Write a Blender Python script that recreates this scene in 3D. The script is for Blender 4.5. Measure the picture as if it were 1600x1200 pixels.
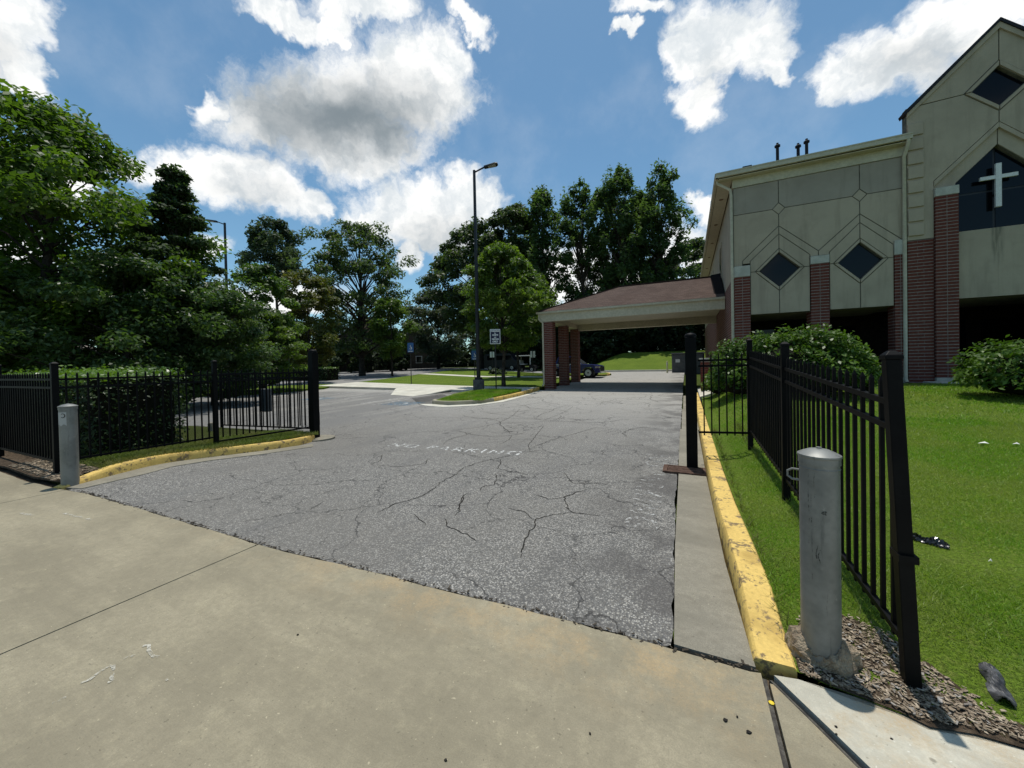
import bpy, bmesh, math, random
import numpy as np
from mathutils import Vector, Matrix

for _o in list(bpy.data.objects):
    bpy.data.objects.remove(_o)
SC = bpy.context.scene
COL = SC.collection
R = math.radians

# ------------------------------------------------------------------ camera
EYE = 1.6
YAW, ROLL, PITCH, FPX = R(25.4), 0.02, R(-0.66), 578.0
_fw0 = Vector((-math.sin(YAW), math.cos(YAW), 0)); _r0 = Vector((math.cos(YAW), math.sin(YAW), 0)); _up = Vector((0, 0, 1))
_fw = _fw0*math.cos(PITCH) + _up*math.sin(PITCH)
_u1 = -_fw0*math.sin(PITCH) + _up*math.cos(PITCH)
_cu = _u1*math.cos(ROLL) + _r0*math.sin(ROLL)
_cr = _r0*math.cos(ROLL) - _u1*math.sin(ROLL)
cd = bpy.data.cameras.new('camera'); cam = bpy.data.objects.new('camera', cd); COL.objects.link(cam)
cam.matrix_world = Matrix(((_cr.x, _cu.x, -_fw.x, 0), (_cr.y, _cu.y, -_fw.y, 0), (_cr.z, _cu.z, -_fw.z, EYE), (0, 0, 0, 1)))
cd.sensor_width = 36; cd.sensor_fit = 'HORIZONTAL'; cd.lens = FPX/1600*36
cd.shift_y = -(600-576.66)/1600
cd.clip_start = 0.05; cd.clip_end = 2000
SC.camera = cam

# ------------------------------------------------------------------ light
SUN_DIR = Vector((-0.05, 0.17, 1.0)).normalized()
sl = bpy.data.lights.new('sun', 'SUN'); so = bpy.data.objects.new('sun', sl); COL.objects.link(so)
sl.energy = 3.6; sl.angle = R(0.53); sl.color = (1.0, 0.955, 0.88)
so.rotation_euler = (-SUN_DIR).to_track_quat('-Z', 'Y').to_euler()
so.location = (0, 0, 60)
SC.view_settings.view_transform = 'Standard'; SC.view_settings.look = 'None'
SC.view_settings.exposure = 0.1; SC.view_settings.gamma = 1.0; SC.view_settings.use_curve_mapping = False
SC.render.engine = 'CYCLES'
SC.cycles.max_bounces = 6; SC.cycles.diffuse_bounces = 3; SC.cycles.glossy_bounces = 2; SC.cycles.transmission_bounces = 3
SC.cycles.transparent_max_bounces = 6
SC.cycles.caustics_reflective = False; SC.cycles.caustics_refractive = False

CRACKS= [[(-3.08, 2.99), (-3.08, 3.26), (-2.97, 3.62), (-3.03, 3.94), (-3.12, 4.21), (-3.14, 4.56), (-3.25, 4.98), (-3.22, 5.27), (-3.16, 5.55), (-3.04, 5.8), (-2.96, 6.1), (-2.9, 6.31), (-2.75, 6.43), (-2.46, 6.68)], [(-6.78, 6.07), (-6.54, 6.56), (-6.33, 7.14), (-5.88, 7.51), (-5.4, 7.87), (-4.97, 7.69), (-4.75, 7.45), (-4.84, 7.04), (-4.81, 6.7), (-4.68, 6.4)], [(-4.97, 7.69), (-4.6, 7.5), (-4.11, 7.47), (-3.73, 7.69), (-3.52, 8.15)], [(-5.4, 7.87), (-5.02, 8.35), (-4.78, 9.06), (-4.96, 10.37), (-5.41, 11.99)], [(-8.47, 9.21), (-7.1, 9.49), (-5.79, 9.74), (-4.57, 9.99), (-3.74, 10.07), (-3.68, 11.06), (-3.71, 12.2), (-3.78, 13.04)], [(-2.82, 6.83), (-2.68, 7.5), (-2.47, 8.1), (-2.29, 8.65), (-2.11, 9.25), (-1.61, 9.08)], [(-3.46, 9.2), (-3.13, 7.7), (-2.96, 6.93), (-2.75, 6.5)], [(-3.04, 5.8), (-2.85, 5.5), (-2.74, 5.16), (-2.45, 5.08), (-2.17, 5.05)], [(-2.65, 4.94), (-2.44, 4.58), (-2.4, 4.37), (-2.49, 4.24), (-2.43, 4.07)], [(-2.51, 3.94), (-2.54, 3.86), (-2.44, 3.72), (-2.37, 3.49), (-2.28, 3.38)], [(-1.7, 5.36), (-1.55, 5.07), (-1.43, 4.91), (-1.28, 4.98), (-0.91, 5.03)], [(-1.19, 4.75), (-1.27, 4.59), (-1.38, 4.33), (-1.31, 4.13), (-1.17, 3.9)], [(-1.78, 4.28), (-1.53, 4.17), (-1.37, 4.31)], [(-5.02, 4.83), (-5.13, 5.13), (-4.82, 4.78), (-4.73, 4.44)], [(-4.61, 4.51), (-4.23, 4.57), (-3.97, 4.93), (-4.19, 5.29)], [(-3.69, 7.7), (-3.56, 7.29), (-3.56, 6.8)], [(-1.28, 4.03), (-1.16, 3.9), (-0.85, 3.93)], [(-1.16, 3.9), (-1.33, 3.74), (-1.46, 3.55), (-1.4, 3.44), (-1.4, 3.27), (-1.29, 2.79)], [(-1.86, 3.71), (-1.65, 3.69), (-1.46, 3.55)], [(-0.57, 4.58), (-0.43, 4.49), (-0.37, 4.41), (-0.28, 4.41)], [(-2.54, 3.95), (-2.5, 3.79), (-2.38, 3.52), (-2.29, 3.41), (-2.27, 3.28)], [(-2.32, 3.18), (-2.18, 3.03), (-2.03, 2.97), (-1.9, 2.95), (-1.75, 2.88)], [(-3.79, 2.67), (-3.86, 2.82), (-3.89, 2.96)], [(-4.17, 3.06), (-4.17, 3.26), (-4.1, 3.38)], [(-2.68, 3.12), (-2.54, 3.04), (-2.38, 2.94)]]
CHALK= [[(-2.78, 0.72), (-2.77, 0.75), (-2.79, 0.79), (-2.8, 0.83), (-2.77, 0.84)], [(-2.78, 0.84), (-2.73, 0.82), (-2.68, 0.8), (-2.65, 0.8), (-2.66, 0.78)], [(-2.79, 0.88), (-2.79, 0.9), (-2.77, 0.92)], [(-2.82, 0.97), (-2.8, 0.99), (-2.75, 0.97), (-2.67, 0.96), (-2.64, 0.97)], [(-2.74, 0.62), (-2.73, 0.64), (-2.73, 0.66)], [(-2.41, 0.91), (-2.41, 0.92)]]
CHALK2= [[(-6.6, 1.31), (-6.34, 1.35)], [(-6.12, 1.51), (-5.58, 1.57)]]
BLOBS= [((3.61, 4.38, -0.18), (-2.08, 4.14, -7.01), (-0.09, -0.11)), ((5.13, 4.4, -0.18), (-2.74, 5.42, -8.36), (-0.04, -0.08)), ((6.14, 10.55, -0.31), (-4.33, 8.52, -14.73), (-0.06, -0.06)), ((9.73, 7.1, -0.27), (-6.42, 12.74, -17.22), (-0.01, -0.04)), ((4.39, 4.78, -0.18), (-3.42, 6.64, -13.09), (-0.06, -0.06)), ((13.56, 27.99, -0.73), (-8.99, 17.65, -28.52), (-0.03, -0.03)), ((3.51, 7.82, -1.38), (-5.8, 4.36, -17.39), (-0.1, -0.07)), ((4.8, 10.36, -4.4), (-10.51, -1.35, -20.58), (-0.06, -0.02)), ((7.22, 17.91, -0.46), (-6.09, 11.75, -24.48), (-0.05, -0.04)), ((15.79, 21.38, -0.62), (-6.37, 11.95, -32.1), (-0.02, -0.02)), ((4.56, 3.64, -0.14), (-2.09, 3.91, -10.82), (-0.04, -0.04)), ((8.9, 5.51, -0.23), (-2.86, 5.41, -13.47), (-0.01, -0.03)), ((8.21, 8.27, -0.28), (-3.95, 7.31, -21.96), (-0.03, -0.02)), ((20.49, 17.43, -0.6), (-3.55, 6.33, -25.03), (-0.01, -0.01)), ((6.51, 4.57, -0.18), (-3.44, 6.29, -20.83), (-0.02, -0.02)), ((4.14, 12.97, -4.72), (-20.53, 11.03, -28.47), (-0.07, -0.08)), ((6.88, 7.58, -0.26), (-11.55, 23.12, -26.82), (-0.03, -0.06)), ((16.54, 21.18, -0.63), (-13.81, 27.54, -33.98), (-0.02, -0.03)), ((8.28, 15.95, -10.61), (-37.1, 17.22, -36.17), (-0.03, -0.04)), ((4.84, 24.46, -0.58), (-5.26, 10.6, -13.25), (-0.11, -0.08)), ((8.23, 37.21, -0.84), (-9.42, 18.68, -26.57), (-0.05, -0.04)), ((12.56, -0.58, -0.12), (-4.3, 8.48, -11.2), (0.05, -0.07)), ((16.65, -2.07, -0.15), (-4.63, 9.11, -12.26), (0.06, -0.07)), ((21.53, -0.45, -0.26), (-6.2, 12.13, -19.41), (0.03, -0.04)), ((28.74, -4.85, -0.27), (-14.39, 28.33, -42.14), (0.03, -0.03)), ((28.99, 0.61, -0.38), (-7.27, 14.36, -20.03), (0.02, -0.04)), ((12.84, -4.64, -0.03), (-5.94, 11.62, -16.14), (0.09, -0.1)), ((17.95, -5.29, -0.11), (-7.67, 15.08, -21.76), (0.06, -0.06)), ((14.98, -6.91, -0.01), (-6.64, 13.06, -16.41), (0.1, -0.1)), ((20.6, -10.74, -0.03), (-12.15, 24.13, -28.29), (0.08, -0.09)), ((19.73, 1.88, -0.28), (-20.24, 40.45, -47.06), (0.02, -0.03)), ((41.86, 5.82, -0.66), (-23.47, 46.74, -58.18), (0.01, -0.01)), ((35.65, -1.26, -0.44), (-5.69, 10.62, -29.17), (0.02, -0.01)), ((16.43, 0.01, -0.21), (-2.53, 4.53, -16.75), (0.03, -0.02)), ((3.58, 1.04, -0.06), (-1.38, 2.33, -12.12), (0.05, -0.02)), ((12.18, 25.82, -0.66), (-3.99, 7.22, -25.85), (-0.03, -0.02)), ((4.12, 16.49, -0.4), (-3.96, 7.68, -16.28), (-0.09, -0.06)), ((3.74, 5.66, -0.17), (-2.09, 3.38, -23.04), (-0.09, -0.04)), ((3.61, 17.92, -0.4), (-2.1, 3.7, -16.47), (-0.08, -0.02))]
CORES= [((2.98, 3.32, -0.15), (-2.16, 4.28, -7.53), (-0.1, -0.11), 1.0), ((5.2, 3.77, -0.15), (-2.3, 4.2, -13.94), (-0.03, -0.03), 0.4), ((12.39, -5.04, -0.02), (-6.7, 13.09, -18.19), (0.1, -0.11), 0.35), ((3.14, 6.61, -1.72), (-8.65, 2.88, -22.95), (-0.11, -0.07), 0.25), ((22.5, -1.07, -0.25), (-4.56, 8.94, -13.37), (0.04, -0.05), 0.15), ((5.74, 30.75, -0.69), (-6.82, 13.6, -18.55), (-0.08, -0.05), 0.3)]


# ------------------------------------------------------------------ node helpers
class NT:
    def __init__(s, tree): s.t = tree; s.n = tree.nodes; s.l = tree.links
    def new(s, ty, **kw):
        n = s.n.new(ty)
        for k, v in kw.items(): setattr(n, k, v)
        return n
    def put(s, sock, v):
        if isinstance(v, bpy.types.NodeSocket): s.l.new(v, sock)
        elif v is not None: sock.default_value = v
    def math(s, op, a, b=None, c=None, clamp=False):
        n = s.new('ShaderNodeMath', operation=op); n.use_clamp = clamp
        s.put(n.inputs[0], a)
        if b is not None: s.put(n.inputs[1], b)
        if c is not None: s.put(n.inputs[2], c)
        return n.outputs[0]
    def vmath(s, op, a, b=None, scale=None):
        n = s.new('ShaderNodeVectorMath', operation=op); s.put(n.inputs[0], a)
        if b is not None: s.put(n.inputs[1], b)
        if scale is not None: s.put(n.inputs['Scale'], scale)
        return n.outputs['Value'] if op in ('DOT_PRODUCT', 'LENGTH') else n.outputs[0]
    def noise(s, vec, scale, detail=3, rough=.5, dist=0, col=False):
        n = s.new('ShaderNodeTexNoise'); s.put(n.inputs['Vector'], vec); n.inputs['Scale'].default_value = scale
        n.inputs['Detail'].default_value = detail; n.inputs['Roughness'].default_value = rough; n.inputs['Distortion'].default_value = dist
        return n.outputs['Color' if col else 'Fac']
    def ramp(s, v, lo, hi, a=0.0, b=1.0, smooth=True):
        n = s.new('ShaderNodeMapRange'); n.interpolation_type = 'SMOOTHSTEP' if smooth else 'LINEAR'
        s.put(n.inputs[0], v); n.inputs[1].default_value = lo; n.inputs[2].default_value = hi
        n.inputs[3].default_value = a; n.inputs[4].default_value = b
        return n.outputs[0]
    def mix(s, f, a, b, blend='MIX'):
        n = s.new('ShaderNodeMix', data_type='RGBA', blend_type=blend)
        s.put(n.inputs[0], f); s.put(n.inputs[6], a if isinstance(a, bpy.types.NodeSocket) else (*a, 1)[:4]); s.put(n.inputs[7], b if isinstance(b, bpy.types.NodeSocket) else (*b, 1)[:4])
        return n.outputs[2]

# ------------------------------------------------------------------ sky with clouds
W = bpy.data.worlds.new('World'); SC.world = W; W.use_nodes = True
W.node_tree.nodes.clear(); T = NT(W.node_tree)
def build_world():
    sky = T.new('ShaderNodeTexSky', sky_type='NISHITA'); sky.sun_disc = False
    sky.sun_elevation = math.asin(SUN_DIR.z); sky.sun_rotation = math.atan2(SUN_DIR.x, SUN_DIR.y)
    sky.altitude = 300; sky.air_density = 1.0; sky.dust_density = 0.7; sky.ozone_density = 1.0
    co = T.new('ShaderNodeTexCoord').outputs['Generated']
    w1 = T.noise(co, 7.0, 4, .55, col=True); w2 = T.noise(co, 30.0, 4, .6, col=True)
    d = T.vmath('ADD', co, T.vmath('SCALE', T.vmath('SUBTRACT', w1, (.5, .5, .5)), scale=0.10))
    d = T.vmath('ADD', d, T.vmath('SCALE', T.vmath('SUBTRACT', w2, (.5, .5, .5)), scale=0.05))
    f = None
    for a, b, o in BLOBS:
        u = T.math('SUBTRACT', T.vmath('DOT_PRODUCT', d, a), o[0])
        uu = T.math('MULTIPLY', u, u)
        v = T.math('SUBTRACT', T.vmath('DOT_PRODUCT', d, b), o[1])
        s = T.math('MULTIPLY_ADD', v, v, uu)
        f = s if f is None else T.math('SMOOTH_MIN', f, s, 0.15)
    F = T.math('SUBTRACT', 1.08, T.math('SQRT', T.math('MAXIMUM', f, 0.0)))
    fbm = T.noise(d, 8.0, 9, .66)
    D = T.math('ADD', F, T.math('MULTIPLY', T.math('SUBTRACT', fbm, .5), 1.5))
    # broken cumulus continued round the unseen sky, its cover thinned to darken the facade
    sep = T.new('ShaderNodeSeparateXYZ'); T.put(sep.inputs[0], co)
    zz = T.math('MAXIMUM', sep.outputs[2], .06)
    flat = T.new('ShaderNodeCombineXYZ'); T.put(flat.inputs[0], T.math('DIVIDE', sep.outputs[0], T.math('ADD', zz, .35))); T.put(flat.inputs[1], T.math('DIVIDE', sep.outputs[1], T.math('ADD', zz, .35)))
    n2 = T.noise(flat.outputs[0], 2.2, 8, .58)
    front = T.vmath('DOT_PRODUCT', co, (_fw0.x*.9, _fw0.y*.9, .42))
    n2 = T.math('SUBTRACT', T.math('MULTIPLY', T.math('SUBTRACT', n2, .57), 5.0), T.ramp(front, .30, .62, 0, 6))
    D = T.math('MAXIMUM', D, n2)
    alpha = T.ramp(D, -.12, 0.50)
    thin = T.ramp(T.noise(co, 5.0, 6, .6), .45, .75, 0, .10)
    alpha = T.math('MAXIMUM', alpha, thin)
    up = T.vmath('DOT_PRODUCT', co, (-.62, .53, .58))
    t = None
    soft = T.math('MULTIPLY', T.math('SUBTRACT', T.noise(d, 6.0, 5, .55), .5), .9)
    for a, b, o, wgt in CORES:
        u = T.math('SUBTRACT', T.vmath('DOT_PRODUCT', d, a), o[0]); v = T.math('SUBTRACT', T.vmath('DOT_PRODUCT', d, b), o[1])
        r = T.math('SQRT', T.math('MULTIPLY_ADD', v, v, T.math('MULTIPLY', u, u)))
        k = T.ramp(T.math('ADD', r, soft), 1.25, .15, 0, wgt)
        t = k if t is None else T.math('MAXIMUM', t, k)
    puff = T.noise(d, 12.0, 7, .62)
    white = T.mix(T.ramp(puff, .32, .62), (8.2, 8.8, 9.2), (12.0, 12.0, 11.8))
    cloud = T.mix(t, white, (2.6, 3.1, 3.45))
    skyc = T.mix(1.0, sky.outputs[0], SKY_TINT, 'MULTIPLY')
    colr = T.mix(alpha, skyc, cloud)
    bg = T.new('ShaderNodeBackground'); T.put(bg.inputs[0], colr); bg.inputs[1].default_value = SKY_STRENGTH
    out = T.new('ShaderNodeOutputWorld'); T.l.new(bg.outputs[0], out.inputs[0])
SKY_STRENGTH = 0.085
SKY_TINT = (1.02, 1.36, 1.36)
build_world()
W.cycles.sampling_method = 'MANUAL'; W.cycles.sample_map_resolution = 512

# ------------------------------------------------------------------ materials
def mat(name, base=(.5, .5, .5), rough=.7, spec=.4, metal=0.0, fn=None):
    m = bpy.data.materials.new(name); m.use_nodes = True; m.node_tree.nodes.clear()
    t = NT(m.node_tree)
    b = t.new('ShaderNodeBsdfPrincipled'); o = t.new('ShaderNodeOutputMaterial'); t.l.new(b.outputs[0], o.inputs[0])
    b.inputs['Base Color'].default_value = (*base, 1); b.inputs['Roughness'].default_value = rough
    b.inputs['Specular IOR Level'].default_value = spec; b.inputs['Metallic'].default_value = metal
    if fn:
        geo = t.new('ShaderNodeNewGeometry'); tc = t.new('ShaderNodeTexCoord')
        fn(t, b, geo.outputs['Position'], tc.outputs['Object'])
    return m
def bump(t, b, h, dist, strength=1.0):
    n = t.new('ShaderNodeBump'); t.put(n.inputs['Height'], h); n.inputs['Distance'].default_value = dist; n.inputs['Strength'].default_value = strength
    t.l.new(n.outputs[0], b.inputs['Normal'])
def two(c1, c2, scale, lo=.35, hi=.65, detail=4, bdist=0.0, bscale=None, rough=.55):
    def fn(t, b, pos, obj):
        f = t.ramp(t.noise(pos, scale, detail, rough), lo, hi)
        f2 = t.noise(pos, scale*7, 3, .6)
        c = t.mix(f, c1, c2); c = t.mix(t.ramp(f2, .35, .65, 0, .5), c, tuple(x*.75 for x in c1))
        t.put(b.inputs['Base Color'], c)
        if bdist: bump(t, b, t.noise(pos, bscale or scale*7, 4, .6), bdist)
    return fn

def f_asphalt(t, b, pos, obj):
    v = t.new('ShaderNodeTexVoronoi'); t.put(v.inputs['Vector'], pos); v.inputs['Scale'].default_value = 85
    stone = t.new('ShaderNodeSeparateColor'); t.put(stone.inputs[0], v.outputs['Color'])
    v2 = t.new('ShaderNodeTexVoronoi'); t.put(v2.inputs['Vector'], pos); v2.inputs['Scale'].default_value = 40
    st2 = t.new('ShaderNodeSeparateColor'); t.put(st2.inputs[0], v2.outputs['Color'])
    dark = t.mix(stone.outputs[1], (.104, .097, .083), (.25, .235, .205))
    c = t.mix(t.ramp(stone.outputs[0], .45, .95), dark, (.46, .44, .395))
    c = t.mix(t.math('MULTIPLY', t.ramp(st2.outputs[0], .70, .95), t.ramp(v2.outputs['Distance'], .62, .3)), c, (.51, .48, .42))
    gap = t.ramp(v.outputs['Distance'], .25, .6, 0, .75)
    c = t.mix(gap, c, (.085, .085, .085))
    big = t.noise(pos, .32, 6, .6); c = t.mix(t.ramp(big, .42, .62, 0, .5), c, (.16, .15, .132))
    # stretched tyre and oil staining that runs along the way in
    mp = t.new('ShaderNodeMapping'); t.put(mp.inputs[0], pos); mp.inputs['Scale'].default_value = (1.0, .16, 1)
    st = t.noise(mp.outputs[0], 1.6, 5, .6); c = t.mix(t.ramp(st, .50, .72, 0, .45), c, (.12, .117, .112))
    sep = t.new('ShaderNodeSeparateXYZ'); t.put(sep.inputs[0], pos)
    wv = t.vmath('ADD', pos, t.vmath('SCALE', t.vmath('SUBTRACT', t.noise(pos, 2.2, 4, .6, col=True), (.5, .5, .5)), scale=.55))
    def net(sc, wd, lo, hi, amt):
        vz = t.new('ShaderNodeTexVoronoi', feature='DISTANCE_TO_EDGE'); t.put(vz.inputs['Vector'], wv); vz.inputs['Scale'].default_value = sc
        return t.math('MULTIPLY', t.ramp(vz.outputs['Distance'], wd, wd*.3), t.ramp(t.noise(pos, .55, 3, .6), lo, hi, 0, amt))
    fine = t.math('MAXIMUM', net(.75, .009, .36, .50, .75), net(1.9, .014, .46, .58, .55))
    far = t.ramp(sep.outputs[1], 5, 18, 0, .60); c = t.mix(far, c, (.42, .405, .37))  # asphalt's grazing-angle paleness painted in as a lighter colour with distance
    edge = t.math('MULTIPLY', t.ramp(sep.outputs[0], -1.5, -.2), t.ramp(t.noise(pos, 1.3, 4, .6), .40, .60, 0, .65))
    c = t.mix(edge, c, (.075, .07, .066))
    lot = t.math('MULTIPLY', t.ramp(sep.outputs[0], -8.6, -9.8), t.ramp(t.noise(mp.outputs[0], .9, 5, .6), .36, .52, 0, .7))
    lot = t.math('MULTIPLY', lot, t.ramp(sep.outputs[1], 17.5, 16))
    c = t.mix(lot, c, (.15, .147, .14))
    c = t.mix(fine, c, (.03, .029, .028))
    t.put(b.inputs['Base Color'], c)
    h = t.math('ADD', t.math('MULTIPLY', v.outputs['Distance'], -1.0), t.math('MULTIPLY', big, .4)); bump(t, b, h, .006, .8)
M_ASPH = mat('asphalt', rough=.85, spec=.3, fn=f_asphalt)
M_CRACK = mat('crack_filler', (.022, .021, .02), .95, .1, fn=two((.018, .017, .016), (.04, .037, .03), 14))

def f_conc(base, stain, grain=.35):
    def fn(t, b, pos, obj):
        n1 = t.noise(pos, 1.1, 6, .62); n2 = t.noise(pos, 9, 5, .65); n3 = t.noise(pos, 160, 2, .6)
        c = t.mix(t.ramp(n1, .35, .65), tuple(x*.80 for x in base), tuple(x*1.10 for x in base))
        mp = t.new('ShaderNodeMapping'); t.put(mp.inputs[0], pos); mp.inputs['Scale'].default_value = (.30, 1.5, 1); mp.inputs['Rotation'].default_value = (0, 0, .18)
        sw = t.noise(mp.outputs[0], 1.5, 8, .68); c = t.mix(t.ramp(sw, .44, .66, 0, .62), c, tuple(x*.62 for x in base))
        c = t.mix(t.ramp(n2, .5, .68, 0, .35), c, stain)
        c = t.mix(t.ramp(n3, .35, .65, 0, grain), c, tuple(x*.55 for x in base))
        fl = t.noise(pos, 24, 6, .72); c = t.mix(t.ramp(fl, .38, .62, .0, .38), c, tuple(x*.62 for x in base))
        pit = t.noise(pos, 55, 2, .5); c = t.mix(t.ramp(pit, .68, .74, 0, .6), c, tuple(x*.4 for x in base)); c = t.mix(t.ramp(pit, .30, .24, 0, .5), c, tuple(min(.8, x*1.7) for x in base))
        v = t.new('ShaderNodeTexVoronoi'); t.put(v.inputs['Vector'], pos); v.inputs['Scale'].default_value = 3.1; v.inputs['Randomness'].default_value = 1
        spot = t.math('MULTIPLY', t.ramp(v.outputs['Distance'], .045, .02), 0.7); c = t.mix(spot, c, tuple(x*.3 for x in base))
        if stain[0] > .3:
            sep = t.new('ShaderNodeSeparateXYZ'); t.put(sep.inputs[0], pos)
            e = t.math('MULTIPLY', t.ramp(sep.outputs[1], 1.55, 2.2), t.ramp(t.noise(pos, 3.3, 6, .68), .42, .66, 0, .6))
            e = t.math('MULTIPLY', e, t.ramp(sep.outputs[0], -4.5, -1.5, .25, 1)); e = t.math('MULTIPLY', e, t.ramp(t.noise(pos, 70, 4, .7), .35, .6, .35, 1)); c = t.mix(e, c, (.44, .31, .16))
        br = t.new('ShaderNodeMapping'); t.put(br.inputs[0], pos); br.inputs['Scale'].default_value = (6, 130, 1); br.inputs['Rotation'].default_value = (0, 0, .04)
        t.put(b.inputs['Base Color'], c); bump(t, b, t.math('ADD', t.math('ADD', n2, t.math('MULTIPLY', n3, .6)), t.math('MULTIPLY', t.noise(br.outputs[0], 1.0, 3, .6), .5)), .005, .8)
    return fn
M_CONC = mat('sidewalk_concrete', rough=.85, spec=.25, fn=f_conc((.325, .286, .198), (.375, .33, .22)))
M_CONC_L = mat('pale_concrete', rough=.85, spec=.25, fn=f_conc((.56, .53, .43), (.42, .395, .32), .15))
M_CONC_P = mat('gutter_concrete', rough=.9, spec=.2, fn=f_conc((.30, .275, .215), (.15, .13, .10), .6))
M_CONC_W = mat('walk_concrete', rough=.85, spec=.2, fn=f_conc((.66, .64, .55), (.52, .49, .37), .2))
M_SEAL = mat('joint_sealant', (.07, .065, .06), .9, .2, fn=two((.05, .045, .04), (.12, .11, .09), 30))

def f_yellow(paint, lo):
    def fn(t, b, pos, obj):
        n = t.noise(pos, 7, 7, .68); n2 = t.noise(pos, 38, 4, .65)
        wear = t.ramp(t.math('ADD', n, t.math('MULTIPLY', n2, .35)), lo, lo+.08)
        c = t.mix(t.ramp(n2, .3, .7), paint, tuple(x*.82 for x in paint))
        c = t.mix(t.ramp(t.noise(pos, 2.2, 4, .6), .5, .68, 0, .6), c, (.36, .23, .06))
        c = t.mix(wear, c, (.21, .15, .075))
        t.put(b.inputs['Base Color'], c); bump(t, b, n2, .006, .8)
    return fn
M_YEL = mat('yellow_kerb_paint', rough=.75, spec=.3, fn=f_yellow((.72, .50, .145), .70))
M_KERB = mat('kerb_concrete', rough=.9, spec=.2, fn=two((.40, .37, .28), (.30, .27, .19), 4, bdist=.004))

def f_grass(c1, c2, c3, sc):
    def fn(t, b, pos, obj):
        n = t.noise(pos, sc, 5, .6); n2 = t.noise(pos, sc*26, 3, .65); n3 = t.noise(pos, sc*110, 2, .6)
        c = t.mix(t.ramp(n, .35, .65), c1, c2); c = t.mix(t.ramp(n2, .45, .7, 0, .6), c, c3); c = t.mix(t.ramp(n3, .35, .65, 0, .7), c, tuple(x*.4 for x in c1))
        t.put(b.inputs['Base Color'], c); bump(t, b, t.math('ADD', n2, n3), .03, 1)
    return fn
M_LAWN = mat('lawn_turf', rough=.9, spec=.15, fn=f_grass((.105, .175, .014), (.155, .23, .022), (.18, .195, .05), .6))
M_GROUND = mat('rough_grass', rough=.95, spec=.1, fn=f_grass((.05, .085, .012), (.075, .10, .02), (.09, .08, .03), .25))
M_DIRT = mat('bare_soil', rough=.95, spec=.1, fn=two((.07, .05, .032), (.14, .105, .07), 9, bdist=.01))
M_MULCH = mat('pine_mulch', rough=.95, spec=.1, fn=two((.075, .055, .038), (.17, .125, .085), 22, bdist=.02))

def f_rand(c1, c2, c3=None, transl=0.0, clump=.5):
    """leaf colours: one shade per leaf plus slow changes of shade through the crown"""
    def fn(t, b, pos, obj):
        g = t.new('ShaderNodeNewGeometry').outputs['Random Per Island']
        c = t.mix(g, c1, c2)
        c = t.mix(t.ramp(t.noise(pos, clump, 3, .5), .38, .62, 0, .75), c, c3 or tuple((a+bb)/2*.7 for a, bb in zip(c1, c2)))
        t.put(b.inputs['Base Color'], c)
        if transl:
            tr = t.new('ShaderNodeBsdfTranslucent'); t.put(tr.inputs[0], t.mix(1.0, c, (1.7, 1.9, .7), 'MULTIPLY'))
            mx = t.new('ShaderNodeMixShader'); mx.inputs[0].default_value = transl
            t.l.new(b.outputs[0], mx.inputs[1]); t.l.new(tr.outputs[0], mx.inputs[2])
            o = [n for n in t.n if n.type == 'OUTPUT_MATERIAL'][0]; t.l.new(mx.outputs[0], o.inputs[0])
    return fn
def leafmat(name, c1, c2, c3, transl=.3, rough=.5, spec=.35, clump=.5):
    return mat(name, rough=rough, spec=spec, fn=f_rand(c1, c2, c3, transl, clump))
L_MAPLE = leafmat('maple_leaf', (.058, .105, .014), (.115, .185, .022), (.038, .075, .012), .42)
L_HOLLY = leafmat('holly_leaf', (.042, .08, .022), (.078, .128, .038), (.03, .058, .017), .34, .4, .3)
L_CEDAR = leafmat('cedar_leaf', (.045, .078, .032), (.08, .122, .046), (.034, .06, .026), .4, .6, .2)
L_PALE = leafmat('young_leaf', (.06, .11, .025), (.115, .185, .038), (.045, .085, .022), .4)
L_PINE = leafmat('pine_needle', (.045, .07, .04), (.08, .11, .055), (.035, .058, .034), .3, .6, .2)
L_RED = leafmat('bronze_leaf', (.085, .075, .018), (.13, .13, .024), (.045, .075, .016), .3, clump=.8)
L_PECAN = leafmat('pecan_leaf', (.055, .085, .03), (.10, .14, .05), (.038, .065, .025), .38)
L_BRIGHT = leafmat('bright_leaf', (.07, .115, .018), (.13, .19, .03), (.045, .085, .016), .40)
L_GREY = leafmat('myrtle_leaf', (.055, .078, .045), (.11, .13, .085), (.042, .062, .036), .3)
L_DARK = leafmat('oak_leaf', (.045, .072, .03), (.08, .112, .045), (.034, .056, .024), .38)
L_POP = leafmat('poplar_leaf', (.055, .092, .04), (.10, .15, .06), (.04, .07, .03), .42, .6, .15)
L_BUSH = leafmat('azalea_leaf', (.055, .11, .016), (.12, .20, .03), (.03, .07, .010), .25, .42, .22, 1.2)
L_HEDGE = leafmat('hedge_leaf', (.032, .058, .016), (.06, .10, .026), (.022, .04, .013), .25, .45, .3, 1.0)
L_HTOP = leafmat('sunlit_hedge_top_leaf', (.08, .15, .018), (.14, .23, .03), (.05, .10, .014), .3, .35, .5, 1.0)  # hedge-top leaves coloured brighter to paint in the sunlight on them
L_WOOD = leafmat('woodland_leaf', (.026, .043, .019), (.05, .072, .028), (.018, .032, .014), .25, .6, .2, .2)
L_GRASS = leafmat('grass_blade', (.095, .19, .012), (.18, .31, .03), (.22, .26, .06), .35, .5, .25, 1.3)
L_GRASS_DRY = leafmat('thin_grass_blade', (.08, .115, .02), (.14, .18, .04), (.15, .14, .05), .25, .6, .2, 1.6)
M_BARK = mat('bark', rough=.95, spec=.1, fn=two((.035, .028, .022), (.085, .07, .055), 5, bdist=.02))
M_BARK_L = mat('pale_bark', rough=.95, spec=.1, fn=two((.10, .09, .075), (.17, .15, .13), 5, bdist=.02))
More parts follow.
